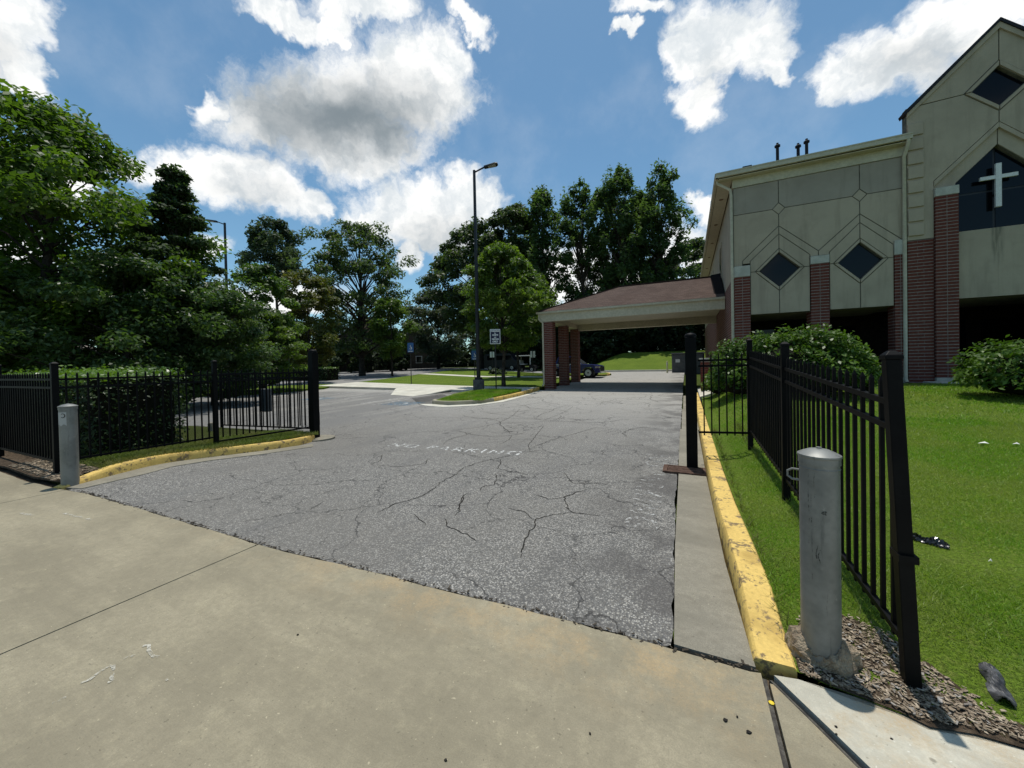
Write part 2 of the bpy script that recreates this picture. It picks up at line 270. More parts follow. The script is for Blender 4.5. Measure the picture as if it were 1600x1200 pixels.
M_CORE = mat('hedge_dark_core', (.012, .012, .008), .95, .1, fn=two((.008, .009, .005), (.018, .017, .01), 8))  # near-black solid core standing in for the shaded inside of hedges and shrubs

M_BLACK = mat('black_powder_coat', (.004, .004, .004), .55, .10, fn=two((.0035, .0035, .0037), (.006, .006, .006), 5))
def f_galv(t, b, pos, obj):
    n = t.noise(pos, 5, 6, .65); v = t.new('ShaderNodeTexVoronoi'); t.put(v.inputs['Vector'], pos); v.inputs['Scale'].default_value = 24
    mp = t.new('ShaderNodeMapping'); t.put(mp.inputs[0], pos); mp.inputs['Scale'].default_value = (1, 1, .12)
    s = t.noise(mp.outputs[0], 26, 5, .6)
    c = t.mix(t.ramp(n, .35, .65), (.15, .152, .14), (.23, .232, .215)); c = t.mix(t.ramp(v.outputs['Distance'], .1, .5, 0, .2), c, (.27, .27, .25))
    c = t.mix(t.ramp(s, .56, .70, 0, .7), c, (.10, .105, .10)); c = t.mix(t.ramp(t.noise(pos, 14, 5, .7), .62, .70, 0, .6), c, (.30, .29, .265))
    t.put(b.inputs['Base Color'], c); bump(t, b, n, .003, .5)
M_GALV = mat('galvanised_steel', rough=.5, spec=.5, metal=.25, fn=f_galv)
M_ROUGHC = mat('broken_concrete', rough=.95, spec=.1, fn=two((.42, .34, .24), (.24, .18, .125), 18, bdist=.03, bscale=55))

def f_stucco(base):
    def fn(t, b, pos, obj):
        n = t.noise(pos, .9, 6, .6); n2 = t.noise(pos, 60, 3, .6)
        mp = t.new('ShaderNodeMapping'); t.put(mp.inputs[0], pos); mp.inputs['Scale'].default_value = (2.2, 2.2, .22)
        s = t.noise(mp.outputs[0], 1.5, 6, .62)
        c = t.mix(t.ramp(n, .35, .65), tuple(x*.92 for x in base), tuple(x*1.05 for x in base))
        c = t.mix(t.ramp(s, .50, .70, 0, .42), c, tuple(x*.58 for x in base)); c = t.mix(t.ramp(t.noise(pos, 2.6, 7, .7), .50, .66, 0, .18), c, tuple(x*.6 for x in base)); c = t.mix(t.ramp(n2, .3, .7, 0, .15), c, tuple(x*.7 for x in base))
        sep = t.new('ShaderNodeSeparateXYZ'); t.put(sep.inputs[0], pos)
        # water runs below the gable window
        dx = t.math('ABSOLUTE', t.math('ADD', sep.outputs[0], -8.42)); run = t.math('MULTIPLY', t.ramp(dx, .16, .07), t.ramp(sep.outputs[2], 4.0, 5.3))
        run = t.math('MULTIPLY', t.math('MULTIPLY', run, t.ramp(sep.outputs[2], 5.46, 5.40)), t.ramp(t.noise(mp.outputs[0], 6, 4, .6), .35, .6, .2, .75))
        c = t.mix(run, c, (.10, .10, .07))
        t.put(b.inputs['Base Color'], c); bump(t, b, n2, .004, .6)
    return fn
M_STUC = mat('stucco_panel', rough=.9, spec=.15, fn=f_stucco((.435, .36, .262)))
M_STUC_D = mat('grey_stucco_panel', rough=.9, spec=.15, fn=f_stucco((.355, .305, .24)))
M_JOINT = mat('stucco_joint', (.17, .16, .12), .95, .1, fn=two((.12, .115, .085), (.2, .19, .15), 6))
M_CREAM = mat('cream_trim', (.60, .56, .42), .6, .3, fn=two((.50, .45, .325), (.55, .50, .37), 1.5))
M_CAPST = mat('cast_stone', rough=.85, spec=.2, fn=two((.52, .50, .42), (.40, .385, .32), 5))
def f_brick(t, b, pos, obj):
    g = t.new('ShaderNodeNewGeometry').outputs['Random Per Island']
    n = t.noise(pos, 25, 4, .6)
    c = t.mix(g, (.105, .028, .020), (.18, .052, .034)); c = t.mix(t.ramp(n, .4, .7, 0, .6), c, (.06, .02, .017))
    t.put(b.inputs['Base Color'], c); bump(t, b, n, .004, .7)
M_BRICK = mat('red_brick', rough=.85, spec=.2, fn=f_brick)
M_MORTAR = mat('mortar', rough=.95, spec=.1, fn=two((.24, .19, .165), (.33, .27, .235), 12))
M_DKBRICK = mat('shaded_brickwork', rough=.9, spec=.1, fn=two((.10, .042, .034), (.15, .07, .055), 9))
def f_wallbrick(t, b, pos, obj):
    sep = t.new('ShaderNodeSeparateXYZ'); t.put(sep.inputs[0], pos)
    cmb = t.new('ShaderNodeCombineXYZ'); t.put(cmb.inputs[0], t.math('ADD', sep.outputs[1], sep.outputs[0])); t.put(cmb.inputs[1], sep.outputs[2])
    br = t.new('ShaderNodeTexBrick'); t.put(br.inputs['Vector'], cmb.outputs[0]); br.inputs['Scale'].default_value = 1
    br.inputs['Brick Width'].default_value = .31; br.inputs['Row Height'].default_value = .1025; br.inputs['Mortar Size'].default_value = .011
    br.inputs['Color1'].default_value = (.105, .03, .022, 1); br.inputs['Color2'].default_value = (.17, .052, .036, 1); br.inputs['Mortar'].default_value = (.26, .23, .2, 1)
    t.put(b.inputs['Base Color'], br.outputs[0]); bump(t, b, br.outputs[1], -.006, .8)
M_WBRICK = mat('brick_wall', rough=.85, spec=.2, fn=f_wallbrick)
M_GLASS = mat('dark_glass', (.003, .004, .006), .07, .22)
M_FRAME = mat('bronze_window_frame', (.012, .013, .016), .45, .4)
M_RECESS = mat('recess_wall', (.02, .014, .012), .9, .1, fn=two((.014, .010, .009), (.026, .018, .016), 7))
M_DKMETAL = mat('dark_metal_edge', (.016, .016, .019), .55, .2)
M_WHITE = mat('white_paint', (.72, .71, .66), .5, .4, fn=two((.66, .65, .60), (.75, .74, .70), 6))
def f_shingle(t, b, pos, obj):
    mp = t.new('ShaderNodeMapping'); t.put(mp.inputs[0], pos); mp.inputs['Scale'].default_value = (1, 1, 2.2)
    sep = t.new('ShaderNodeSeparateXYZ'); t.put(sep.inputs[0], pos)
    cmb = t.new('ShaderNodeCombineXYZ'); t.put(cmb.inputs[0], t.math('ADD', sep.outputs[0], t.math('MULTIPLY', sep.outputs[1], .37))); t.put(cmb.inputs[1], t.math('MULTIPLY', sep.outputs[2], 2.3))
    br = t.new('ShaderNodeTexBrick'); t.put(br.inputs['Vector'], cmb.outputs[0]); br.inputs['Scale'].default_value = 1
    br.inputs['Brick Width'].default_value = .30; br.inputs['Row Height'].default_value = .14; br.inputs['Mortar Size'].default_value = .006
    br.inputs['Color1'].default_value = (.062, .042, .034, 1); br.inputs['Color2'].default_value = (.10, .068, .055, 1); br.inputs['Mortar'].default_value = (.03, .018, .015, 1)
    n = t.noise(pos, 90, 3, .7); c = t.mix(t.ramp(n, .35, .65, 0, .5), br.outputs[0], (.125, .09, .075))
    c = t.mix(t.ramp(t.noise(pos, .8, 5, .6), .45, .65, 0, .35), c, (.05, .03, .024))
    t.put(b.inputs['Base Color'], c); bump(t, b, t.math('ADD', br.outputs[1], t.math('MULTIPLY', n, -.4)), -.012, .8)
M_SHING = mat('brown_shingle', rough=.95, spec=.15, fn=f_shingle)
M_GREY = mat('grey_box_paint', rough=.7, spec=.3, fn=two((.085, .088, .09), (.12, .122, .125), 3))
M_LAMP = mat('dark_bronze_pole', (.016, .015, .016), .5, .4, fn=two((.013, .012, .013), (.024, .022, .022), 3))
M_LENS = mat('lamp_lens', (.35, .35, .33), .3, .5)
M_SIGN_N = mat('navy_sign_face', (.022, .02, .05), .5, .3)
M_SIGN_B = mat('blue_sign_face', (.03, .10, .26), .5, .3)
M_SIGN_W = mat('white_sign_face', (.7, .7, .68), .5, .3)
M_SIGN_G = mat('green_sign_face', (.02, .12, .07), .5, .3)
M_PAINT_T = None
def f_paint(col, lo, soft=.12):
    def fn(t, b, pos, obj):
        n = t.noise(pos, 16, 6, .7); n2 = t.noise(pos, 90, 3, .6)
        a = t.ramp(t.math('ADD', n, t.math('MULTIPLY', n2, .5)), lo, lo+soft)
        tr = t.new('ShaderNodeBsdfTransparent'); mx = t.new('ShaderNodeMixShader'); t.put(mx.inputs[0], a)
        t.l.new(tr.outputs[0], mx.inputs[1]); t.l.new(b.outputs[0], mx.inputs[2])
        o = [q for q in t.n if q.type == 'OUTPUT_MATERIAL'][0]; t.l.new(mx.outputs[0], o.inputs[0])
        b.inputs['Base Color'].default_value = (*col, 1)
    return fn
P_WHITE = mat('worn_white_paint', rough=.8, spec=.2, fn=f_paint((.66, .66, .63), .71))
P_FAINT = mat('faded_white_paint', rough=.8, spec=.2, fn=f_paint((.46, .455, .43), .76, .14))
P_BLUE = mat('worn_blue_paint', rough=.8, spec=.2, fn=f_paint((.10, .21, .30), .74))
P_CHALK = mat('chalk_mark', rough=.9, spec=.1, fn=f_paint((.50, .475, .40), .64, .3))
M_TRUCK = mat('blue_car_paint', (.010, .014, .085), .25, .5)
M_TYRE = mat('tyre_rubber', (.012, .012, .012), .85, .2)
M_RIM = mat('alloy_rim', (.42, .42, .42), .35, .5, metal=.6)
M_CHROME = mat('bright_trim', (.6, .6, .6), .2, .5, metal=.8)
M_BAG = mat('black_plastic_film', (.008, .008, .009), .22, .6)
M_SHARD = mat('scuffed_black_plastic', rough=.5, spec=.4, fn=two((.03, .03, .032), (.13, .13, .135), 14, .45, .7))
M_RUST = mat('rusty_grate', rough=.9, spec=.15, fn=two((.085, .05, .036), (.15, .095, .07), 16, bdist=.004))
M_PAPER = mat('white_litter', (.75, .74, .68), .8, .1)
M_CHIP = mat('wood_chip', rough=.95, spec=.1, fn=f_rand((.10, .075, .05), (.46, .38, .28), (.20, .155, .11), 0, 40))
M_STONE = mat('pale_gravel', rough=.9, spec=.15, fn=f_rand((.16, .14, .12), (.42, .39, .35), None, 0, 9))
M_SIDING = mat('blue_grey_siding', (.02, .03, .045), .8, .2)
M_ROOFT = mat('tan_shingle', rough=.95, spec=.1, fn=two((.22, .19, .16), (.30, .27, .23), 3))
M_BRHOUSE = mat('brown_house_wall', (.07, .058, .045), .9, .1)
# ------------------------------------------------------------------ mesh helpers
class MB:
    def __init__(s): s.v = []; s.f = []
    def add(s, vs, fs):
        k = len(s.v); s.v += [tuple(v) for v in vs]; s.f += [tuple(i+k for i in f) for f in fs]; return s
    def box(s, x0, x1, y0, y1, z0, z1):
        return s.add([(x0, y0, z0), (x1, y0, z0), (x1, y1, z0), (x0, y1, z0), (x0, y0, z1), (x1, y0, z1), (x1, y1, z1), (x0, y1, z1)],
                     [(0, 3, 2, 1), (4, 5, 6, 7), (0, 1, 5, 4), (1, 2, 6, 5), (2, 3, 7, 6), (3, 0, 4, 7)])
    def hexa(s, b, t):      # bottom quad, top quad (counter-clockwise from above)
        return s.add(list(b)+list(t), [(3, 2, 1, 0), (4, 5, 6, 7), (0, 1, 5, 4), (1, 2, 6, 5), (2, 3, 7, 6), (3, 0, 4, 7)])
    def bar(s, a, b, w, h, up=(0, 0, 1)):   # box beam from a to b
        a = Vector(a); b = Vector(b); d = (b-a).normalized(); r = d.cross(Vector(up)).normalized()*w/2; u = r.cross(d).normalized()*h/2
        return s.hexa([a-r-u, a+r-u, b+r-u, b-r-u], [a-r+u, a+r+u, b+r+u, b-r+u])
    def tube(s, pts, rad, n=8, caps=True):
        pts = [Vector(p) for p in pts]; m = len(pts)
        if not hasattr(rad, '__len__'): rad = [rad]*m
        k = len(s.v); ref = None
        for i, p in enumerate(pts):
            d = (pts[min(i+1, m-1)]-pts[max(i-1, 0)]).normalized()
            if ref is None: ref = d.cross(Vector((0.31, .17, .93))); ref = ref if ref.length > .05 else d.cross(Vector((1, 0, 0)))
            ref = (ref-d*ref.dot(d)).normalized(); q = d.cross(ref)
            for j in range(n):
                a = 2*math.pi*j/n; s.v.append(tuple(p+(ref*math.cos(a)+q*math.sin(a))*rad[i]))
        for i in range(m-1):
            for j in range(n): s.f.append((k+i*n+j, k+i*n+(j+1) % n, k+(i+1)*n+(j+1) % n, k+(i+1)*n+j))
        if caps: s.f.append(tuple(k+j for j in reversed(range(n)))); s.f.append(tuple(k+(m-1)*n+j for j in range(n)))
        return s
    def lathe(s, prof, c=(0, 0, 0), n=20):
        k = len(s.v); c = Vector(c)
        for r, z in prof:
            for j in range(n): a = 2*math.pi*j/n; s.v.append((c.x+r*math.cos(a), c.y+r*math.sin(a), c.z+z))
        for i in range(len(prof)-1):
            for j in range(n): s.f.append((k+i*n+j, k+i*n+(j+1) % n, k+(i+1)*n+(j+1) % n, k+(i+1)*n+j))
        s.f.append(tuple(k+j for j in reversed(range(n)))); s.f.append(tuple(k+(len(prof)-1)*n+j for j in range(n)))
        return s
    def prism_xz(s, poly, y0, y1):  # polygon in X,Z pushed through Y (y0 nearer the viewer)
        a = sum(poly[i][0]*poly[(i+1) % len(poly)][1]-poly[(i+1) % len(poly)][0]*poly[i][1] for i in range(len(poly)))
        if a < 0: poly = poly[::-1]
        n = len(poly); k = len(s.v)
        s.v += [(x, y0, z) for x, z in poly]+[(x, y1, z) for x, z in poly]
        s.f.append(tuple(range(k, k+n))); s.f.append(tuple(k+n+i for i in reversed(range(n))))
        for i in range(n): j = (i+1) % n; s.f.append((k+i, k+n+i, k+n+j, k+j))
        return s
    def prism_xy(s, poly, z0, z1):
        a = sum(poly[i][0]*poly[(i+1) % len(poly)][1]-poly[(i+1) % len(poly)][0]*poly[i][1] for i in range(len(poly)))
        if a < 0: poly = poly[::-1]
        n = len(poly); k = len(s.v)
        s.v += [(x, y, z0) for x, y in poly]+[(x, y, z1) for x, y in poly]
        s.f.append(tuple(k+i for i in reversed(range(n)))); s.f.append(tuple(k+n+i for i in range(n)))
        for i in range(n): j = (i+1) % n; s.f.append((k+i, k+j, k+n+j, k+n+i))
        return s

def mesh_of(name, mb, m, off=(0, 0, 0), smooth=False):
    me = bpy.data.meshes.new(name); o = off
    me.from_pydata([(v[0]-o[0], v[1]-o[1], v[2]-o[2]) for v in mb.v], [], mb.f)
    me.materials.append(m)
    if smooth:
        me.polygons.foreach_set('use_smooth', [True]*len(me.polygons))
        try: me.set_sharp_from_angle(angle=R(40))
        except Exception: pass
    return me
def wloc(o):
    p = Vector((0, 0, 0))
    while o is not None: p += o.location; o = o.parent
    return p
def link(name, data, parent=None, loc=(0, 0, 0)):
    o = bpy.data.objects.new(name, data); COL.objects.link(o); o.location = loc
    if parent is not None: o.parent = parent
    return o
def part(name, mb, m, parent, smooth=False, label=None, bevel=0):
    """a part given in world coordinates"""
    o = link(name, mesh_of(name, mb, m, wloc(parent), smooth), parent)
    if label: o['label'] = label
    if bevel:
        bv = o.modifiers.new('bevel', 'BEVEL'); bv.width = bevel; bv.segments = 2; bv.limit_method = 'ANGLE'
    return o
def thing(name, loc, label, cat, group=None):
    o = link(name, None, None, loc); o.empty_display_size = .2; return tag(o, label, cat, group)
def tag(o, label, cat, group=None, kind=None):
    o['label'] = label; o['category'] = cat
    if group: o['group'] = group
    if kind: o['kind'] = kind
    return o
def struct(name, mb, m, smooth=False, parent=None):
    o = link(name, mesh_of(name, mb, m, (0, 0, 0), smooth), parent)
    if parent is None: o['kind'] = 'structure'
    return o
def retag(o, label, group=None):
    o['label'] = label
    if group: o['group'] = group
def copy_tree(o, parent=None, loc=None):
    c = o.copy(); COL.objects.link(c)
    if parent is not None: c.parent = parent
    if loc is not None: c.location = loc
    for ch in list(o.children): copy_tree(ch, c)
    return c

# ------------------------------------------------------------------ lie of the land
PP = [(-60, .0), (2, 0), (6, -.05), (12, .03), (16, .10), (20, .2), (25, .33), (30, .48), (45, .95), (60, 1.3), (100, 1.5), (400, 1.5)]
_px = [a for a, b in PP]; _pz = [b for a, b in PP]
def sstep(t): t = min(1, max(0, t)); return t*t*(3-2*t)
def G(x, y):
    w = sstep((7-y)/4.5)
    return float(np.interp(y, _px, _pz)) + .014*max(0, -x)*w*(1 if x > -12 else 12/-x)
def KH(y): return .02+.12*sstep((y-2.2)/.9)          # height of the right kerb above the gutter
def LAWN(x, y):
    hi = .06*(min(y, 15.2)-2.4)+.02*sstep((y-2.1)/.5); lo = G(x, y)+KH(y)-.012
    s = sstep((x-.5)/(.55+.055*max(0, y-4)))
    return lo*(1-s)+max(hi, lo)*s
def HILL(x, y): return 1.75*sstep((y-37.6)/10)*sstep((x+12)/5)*sstep((40-x)/20)

def drape(poly, zf, step, skirt=0.0, holes=()):
    bm = bmesh.new(); f = bm.faces.new([bm.verts.new((x, y, 0)) for x, y in poly])
    if len(poly) > 4: bmesh.ops.triangulate(bm, faces=[f])
    xs = [p[0] for p in poly]; ys = [p[1] for p in poly]
    sx, sy = step if hasattr(step, '__len__') else (step, step)
    for ax, lo, hi, st in ((0, min(xs), max(xs), sx), (1, min(ys), max(ys), sy)):
        k = math.floor(lo/st)+1
        while k*st < hi-1e-4:
            co = Vector((0, 0, 0)); co[ax] = k*st; no = Vector((0, 0, 0)); no[ax] = 1
            bmesh.ops.bisect_plane(bm, geom=bm.verts[:]+bm.edges[:]+bm.faces[:], plane_co=co, plane_no=no); k += 1
    bmesh.ops.remove_doubles(bm, verts=bm.verts[:], dist=1e-4)
    for v in bm.verts: v.co.z = zf(v.co.x, v.co.y)
    bmesh.ops.recalc_face_normals(bm, faces=bm.faces[:])
    if bm.faces and sum(fc.normal.z for fc in bm.faces) < 0: bmesh.ops.reverse_faces(bm, faces=bm.faces[:])
    mb = MB(); bm.verts.index_update()
    mb.v = [tuple(v.co) for v in bm.verts]; mb.f = [tuple(v.index for v in fc.verts) for fc in bm.faces]
    if skirt:
        for e in bm.edges:
            if len(e.link_faces) == 1:
                lp = e.link_loops[0]; a = lp.vert.index; b = lp.link_loop_next.vert.index
                va, vb = mb.v[a], mb.v[b]; k = len(mb.v)
                mb.v += [(va[0], va[1], va[2]-skirt), (vb[0], vb[1], vb[2]-skirt)]; mb.f.append((b, a, k, k+1))
    bm.free(); return mb
def kerb(path, w, hf, zf=G, side=1):
    """kerbstone along a path: path is the roadside foot, the stone lies to its left (side=1) or right"""
    mb = MB(); n = len(path); k = 0; P = [Vector((p[0], p[1], 0)) for p in path]
    for i, p in enumerate(P):
        d = (P[min(i+1, n-1)]-P[max(i-1, 0)]).normalized(); l = Vector((-d.y, d.x, 0))*side
        z = zf(p.x, p.y); h = hf(i/(n-1), p) if callable(hf) else hf
        prof = [(0, -.12), (.012, h*.55), (.020, h-.016 if h > .04 else h*.8), (.032, h), (w-.012, h), (w, h-.012), (w, -.12)]
        mb.v += [tuple(p+l*o+Vector((0, 0, z+zz))) for o, zz in prof]
    m = 7
    for i in range(n-1):
        for j in range(m-1):
            q = (i*m+j, (i+1)*m+j, (i+1)*m+j+1, i*m+j+1); mb.f.append(q if side < 0 else q[::-1])
    mb.f.append(tuple(range(m))); mb.f.append(tuple((n-1)*m+j for j in reversed(range(m))))
    return mb
def resample(path, step):
    out = [path[0]]
    for a, b in zip(path, path[1:]):
        d = math.dist(a, b); k = max(1, int(d/step))
        out += [(a[0]+(b[0]-a[0])*i/k, a[1]+(b[1]-a[1])*i/k) for i in range(1, k+1)]
    return out
def smooth_path(path, it=2):
    for _ in range(it):
        q = [path[0]]
        for a, b in zip(path, path[1:]): q += [(a[0]*.75+b[0]*.25, a[1]*.75+b[1]*.25), (a[0]*.25+b[0]*.75, a[1]*.25+b[1]*.75)]
        path = q+[path[-1]]
    return path

rng = np.random.default_rng(7); random.seed(7)

# ------------------------------------------------------------------ ground
def build_ground():
    xs = sorted(set([-420, -300, -200, -150, -110, -85] + list(range(-70, 40, 2)) + [45, 60, 90, 140, 220, 420]))
    ys = sorted(set([-200, -100, -50, -20, -8, -3, 0, 1.8, 3, 4.5, 6, 8, 10, 12, 14] + list(range(16, 60, 2)) + [64, 70, 80, 100, 130, 180, 260, 420]))
    mb = MB(); nx = len(xs)
    for y in ys:
        for x in xs: mb.v.append((x, y, G(x, y)-.16*sstep((38-y)/1.5)*sstep((x+70)/3)*sstep((40-x)/3)-.02+HILL(x, y)))
    for j in range(len(ys)-1):
        for i in range(nx-1): mb.f.append((j*nx+i, j*nx+i+1, (j+1)*nx+i+1, (j+1)*nx+i))
    struct('ground', mb, M_GROUND, True)
build_ground()

# pavement: big slabs, each its own piece, joints left open over dark soil
NB = [(-30, 1.3), (-12, 1.55), (-9.6, 1.72), (-8.3, 1.72), (-7.43, 1.79), (-6.83, 1.87), (-5.4, 1.92), (-4.08, 1.955), (-3.41, 1.975), (-2.1, 2.08), (-1.13, 2.155), (-.65, 2.19), (-.27, 2.205), (-.1, 2.21), (.27, 2.22), (.48, 2.25), (.68, 2.22), (.83, 2.20), (.91, 2.16), (1.07, 2.20), (1.23, 2.21), (3, 2.1), (20, 2.0)]
def nb(x): return float(np.interp(x, [a for a, b in NB], [b for a, b in NB]))
def build_pavement():
    base = struct('pavement', drape([(-30, -3.1), (20, -3.1), (20, 2.02), (1.2, 2.24), (.3, 2.26), (-3, 2.06), (-8, 1.9), (-30, 1.35)], lambda x, y: G(x, y)-.05, 2.0), M_DIRT)
    def top(a, b):
        xs = [a]+[x for x, _ in NB if a < x < b]+[b]
        q = resample([(x, nb(x)) for x in xs], .12)
        return [(x, y+(0 if i in (0, len(q)-1) else random.uniform(-.008, .008))) for i, (x, y) in enumerate(q)]
    js = [-26.27, -22.47, -18.67, -14.87, -11.07, -7.27, -3.47, .33]
    for a, b in zip(js, js[1:]):
        g = .006 if b < .3 else .012
        poly = [(a+.006, -3), (b-g, -3)] + top(a+.006, b-g)[::-1]
        part('concrete_slab', drape(poly, G, 1.0, .09), M_CONC, base)
    # seal strip beside the slab at the foot of the kerb, the cut wedge and the pale newer pavement
    part('joint_strip', drape([(.318, -3), (.345, -3), (.338, 2.2), (.318, 2.2)], lambda x, y: G(x, y)-.006, 1.0, .05), M_SEAL, base)
    dg = lambda y: .345+(2.2-y)*.685
    part('concrete_slab', drape([(.347, 2.17), (.349, -3), (dg(-3), -3), (dg(2.17)-.004, 2.17)], lambda x, y: G(x, y)+.001, 1.0, .09), M_CONC, base)
    part('joint_strip', drape([(dg(-3)+.004, -3), (dg(-3)+.0175, -3), (dg(2.2)+.0175, 2.2), (dg(2.2)+.004, 2.2)], lambda x, y: G(x, y)-.003, 1.0, .05), M_SEAL, base)
    t = top(.375, 4.3)
    part('concrete_slab', drape([(dg(-3)+.018, -3), (4.3, -3)]+t[::-1], lambda x, y: G(x, y)+.003, 1.0, .09), M_CONC_L, base, label='pale newer concrete slab beside the bollard')
    part('concrete_slab', drape([(4.31, -3), (9, -3)]+top(4.31, 9)[::-1], lambda x, y: G(x, y)+.003, 2.0, .09), M_CONC_L, base, label='pale newer concrete slab further along')
    # chalk marks drawn on it
    for q, wd in [(m, .017) for m in CHALK]+[(m, .03) for m in CHALK2]:
        part('chalk_mark', ribbon(q, wd, lambda x, y: G(x, y)+.004), P_CHALK, base)
def ribbon(path, w, zf, taper=False, jit=0.0):
    path = resample(path, .05 if jit else .08); mb = MB(); n = len(path)
    P = [Vector((p[0]+random.uniform(-jit, jit), p[1]+random.uniform(-jit, jit), 0)) for p in path]
    for i, p in enumerate(P):
        d = (P[min(i+1, n-1)]-P[max(i-1, 0)]).normalized(); l = Vector((-d.y, d.x, 0))
        ww = w*(.55+.9*random.random()) if jit else w
        if taper: ww *= min(1, .25+min(i, n-1-i)/4)
        for sgn in (1, -1):
            q = p+l*ww/2*sgn; mb.v.append((q.x, q.y, zf(q.x, q.y)))
    for i in range(n-1): mb.f.append((2*i, 2*i+1, 2*i+3, 2*i+2))
    return mb
build_pavement()
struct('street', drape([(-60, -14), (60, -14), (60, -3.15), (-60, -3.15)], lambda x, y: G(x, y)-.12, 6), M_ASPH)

ASPH = lambda x, y: G(x, y)-.012
LK = [(-7.40, 1.82), (-7.50, 2.1), (-7.66, 2.45), (-7.84, 2.9), (-7.76, 3.4), (-7.48, 4.2), (-7.38, 4.8), (-7.45, 5.3), (-7.75, 5.75), (-8.2, 5.98)]
def build_driveway():
    edge = [(x, nb(x)+.022+random.uniform(-.009, .009)) for x, _ in resample([(-7.3, 0), (-.13, 0)], .07)]
    edge[0] = (-7.3, nb(-7.3)+.02)
    rt = [(-.10, 2.26), (-.115, 2.9), (-.13, 3.5), (-.15, 4.6), (-.16, 6.1), (-.17, 9), (-.20, 15), (-.23, 21)]
    poly = edge+[(x+random.uniform(-.012, .012), y) for x, y in resample(rt, .12)]+[(-.25, 26), (-.25, 37.4), (-13, 37.4), (-13, 34), (-7.2, 30), (-7.2, 20.2)]
    poly += [(-7.12, 16.6), (-6.95, 14.2), (-7.35, 12.6), (-8.4, 11.75), (-10, 12.1), (-12.2, 14.2), (-12.2, 17.46), (-24.6, 18.9), (-27.2, 13.8), (-27, 9.6), (-27, 6.3), (-8.6, 6.3), (-8.25, 6.02)]
    poly += [(x+.24, y-.0) for x, y in LK[::-1][1:-2]]
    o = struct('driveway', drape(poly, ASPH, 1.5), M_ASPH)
    return o
DRIVE = build_driveway()
for c in CRACKS:
    part('crack', ribbon(c, .0105, lambda x, y: ASPH(x, y)+.004, True, .014), M_CRACK, DRIVE)
def random_cracks():
    for k in range(26):
        x = random.uniform(-7, -.5); y = random.uniform(7.5, 18); a = random.uniform(-.5, .5)+(math.pi/2 if random.random() < .45 else 0)
        q = [(x, y)]
        for i in range(random.randint(5, 12)):
            a += random.uniform(-.55, .55); x += math.cos(a)*.32; y += math.sin(a)*.32
            if not (-7 < x < -.4 and y < 19): break
            q.append((x, y))
        if len(q) > 2: part('crack', ribbon(q, .013, lambda x, y: ASPH(x, y)+.004, True, .02), M_CRACK, DRIVE)
random_cracks()
def lettering(txt, size, m, parent, origin, xdir, ydir, name='painted_lettering', z=None, extrude=0.0, font_bold=0.0, align='LEFT', spacing=1.0, sx=1.0):
    cu = bpy.data.curves.new('t', 'FONT'); cu.body = txt; cu.size = size; cu.extrude = extrude; cu.offset = font_bold; cu.align_x = align; cu.space_character = spacing
    ob = bpy.data.objects.new('t', cu); COL.objects.link(ob)
    me = bpy.data.meshes.new_from_object(ob.evaluated_get(bpy.context.evaluated_depsgraph_get()))
    bpy.data.objects.remove(ob); bpy.data.curves.remove(cu)
    X = Vector(xdir); Y = Vector(ydir); Z = X.cross(Y); off = wloc(parent)
    for v in me.vertices:
        p = Vector(origin)+X*v.co.x*sx+Y*v.co.y+Z*v.co.z
        if z: p.z = z(p.x, p.y)
        v.co = p-off
    me.name = name; me.materials.clear(); me.materials.append(m)
    return link(name, me, parent)
lettering('NO PARKING', .40, P_WHITE, DRIVE, (-5.72, 5.84, 0), (.996, .09, 0), (-.09, .996, 0), z=lambda x, y: ASPH(x, y)+.006, font_bold=.006, spacing=1.28)
lettering('NO PARKING', .46, P_FAINT, DRIVE, (-.66, 7.0, 0), (.02, -1, 0), (1, .02, 0), z=lambda x, y: ASPH(x, y)+.006, font_bold=.004, spacing=1.22)
# painted bays and blue access marks in the car park
BAYS = [((-15.9, 13.5), (-15.7, 17.9)), ((-13.1, 11.9), (-13.0, 14.6)), ((-19.0, 13.4), (-18.8, 18.0)), ((-22.0, 13.6), (-21.8, 18.3)), ((-12.1, 11.6), (-12.15, 14.0))]
for a, b in BAYS: part('bay_line', ribbon([a, b], .10, lambda x, y: ASPH(x, y)+.004), P_WHITE, DRIVE)
for cx, cy in ((-11.1, 12.35), (-17.4, 13.0)):
    part('access_mark', drape([(cx-.75, cy-.6), (cx+.75, cy-.6), (cx+.75, cy+.6), (cx-.75, cy+.6)], lambda x, y: ASPH(x, y)+.004, 1.5), P_BLUE, DRIVE)
    mb = MB(); zz = ASPH(cx, cy)+.009
    ring = [(cx+math.cos(a)*.26, cy-.12+math.sin(a)*.26) for a in np.linspace(-2.6, 1.2, 14)]
    part('access_symbol', ribbon(ring, .07, lambda x, y: ASPH(x, y)+.009), P_WHITE, DRIVE)
    part('access_symbol', ribbon([(cx-.04, cy+.36), (cx-.02, cy+.05), (cx+.2, cy+.03), (cx+.28, cy-.25)], .08, lambda x, y: ASPH(x, y)+.0095), P_WHITE, DRIVE)
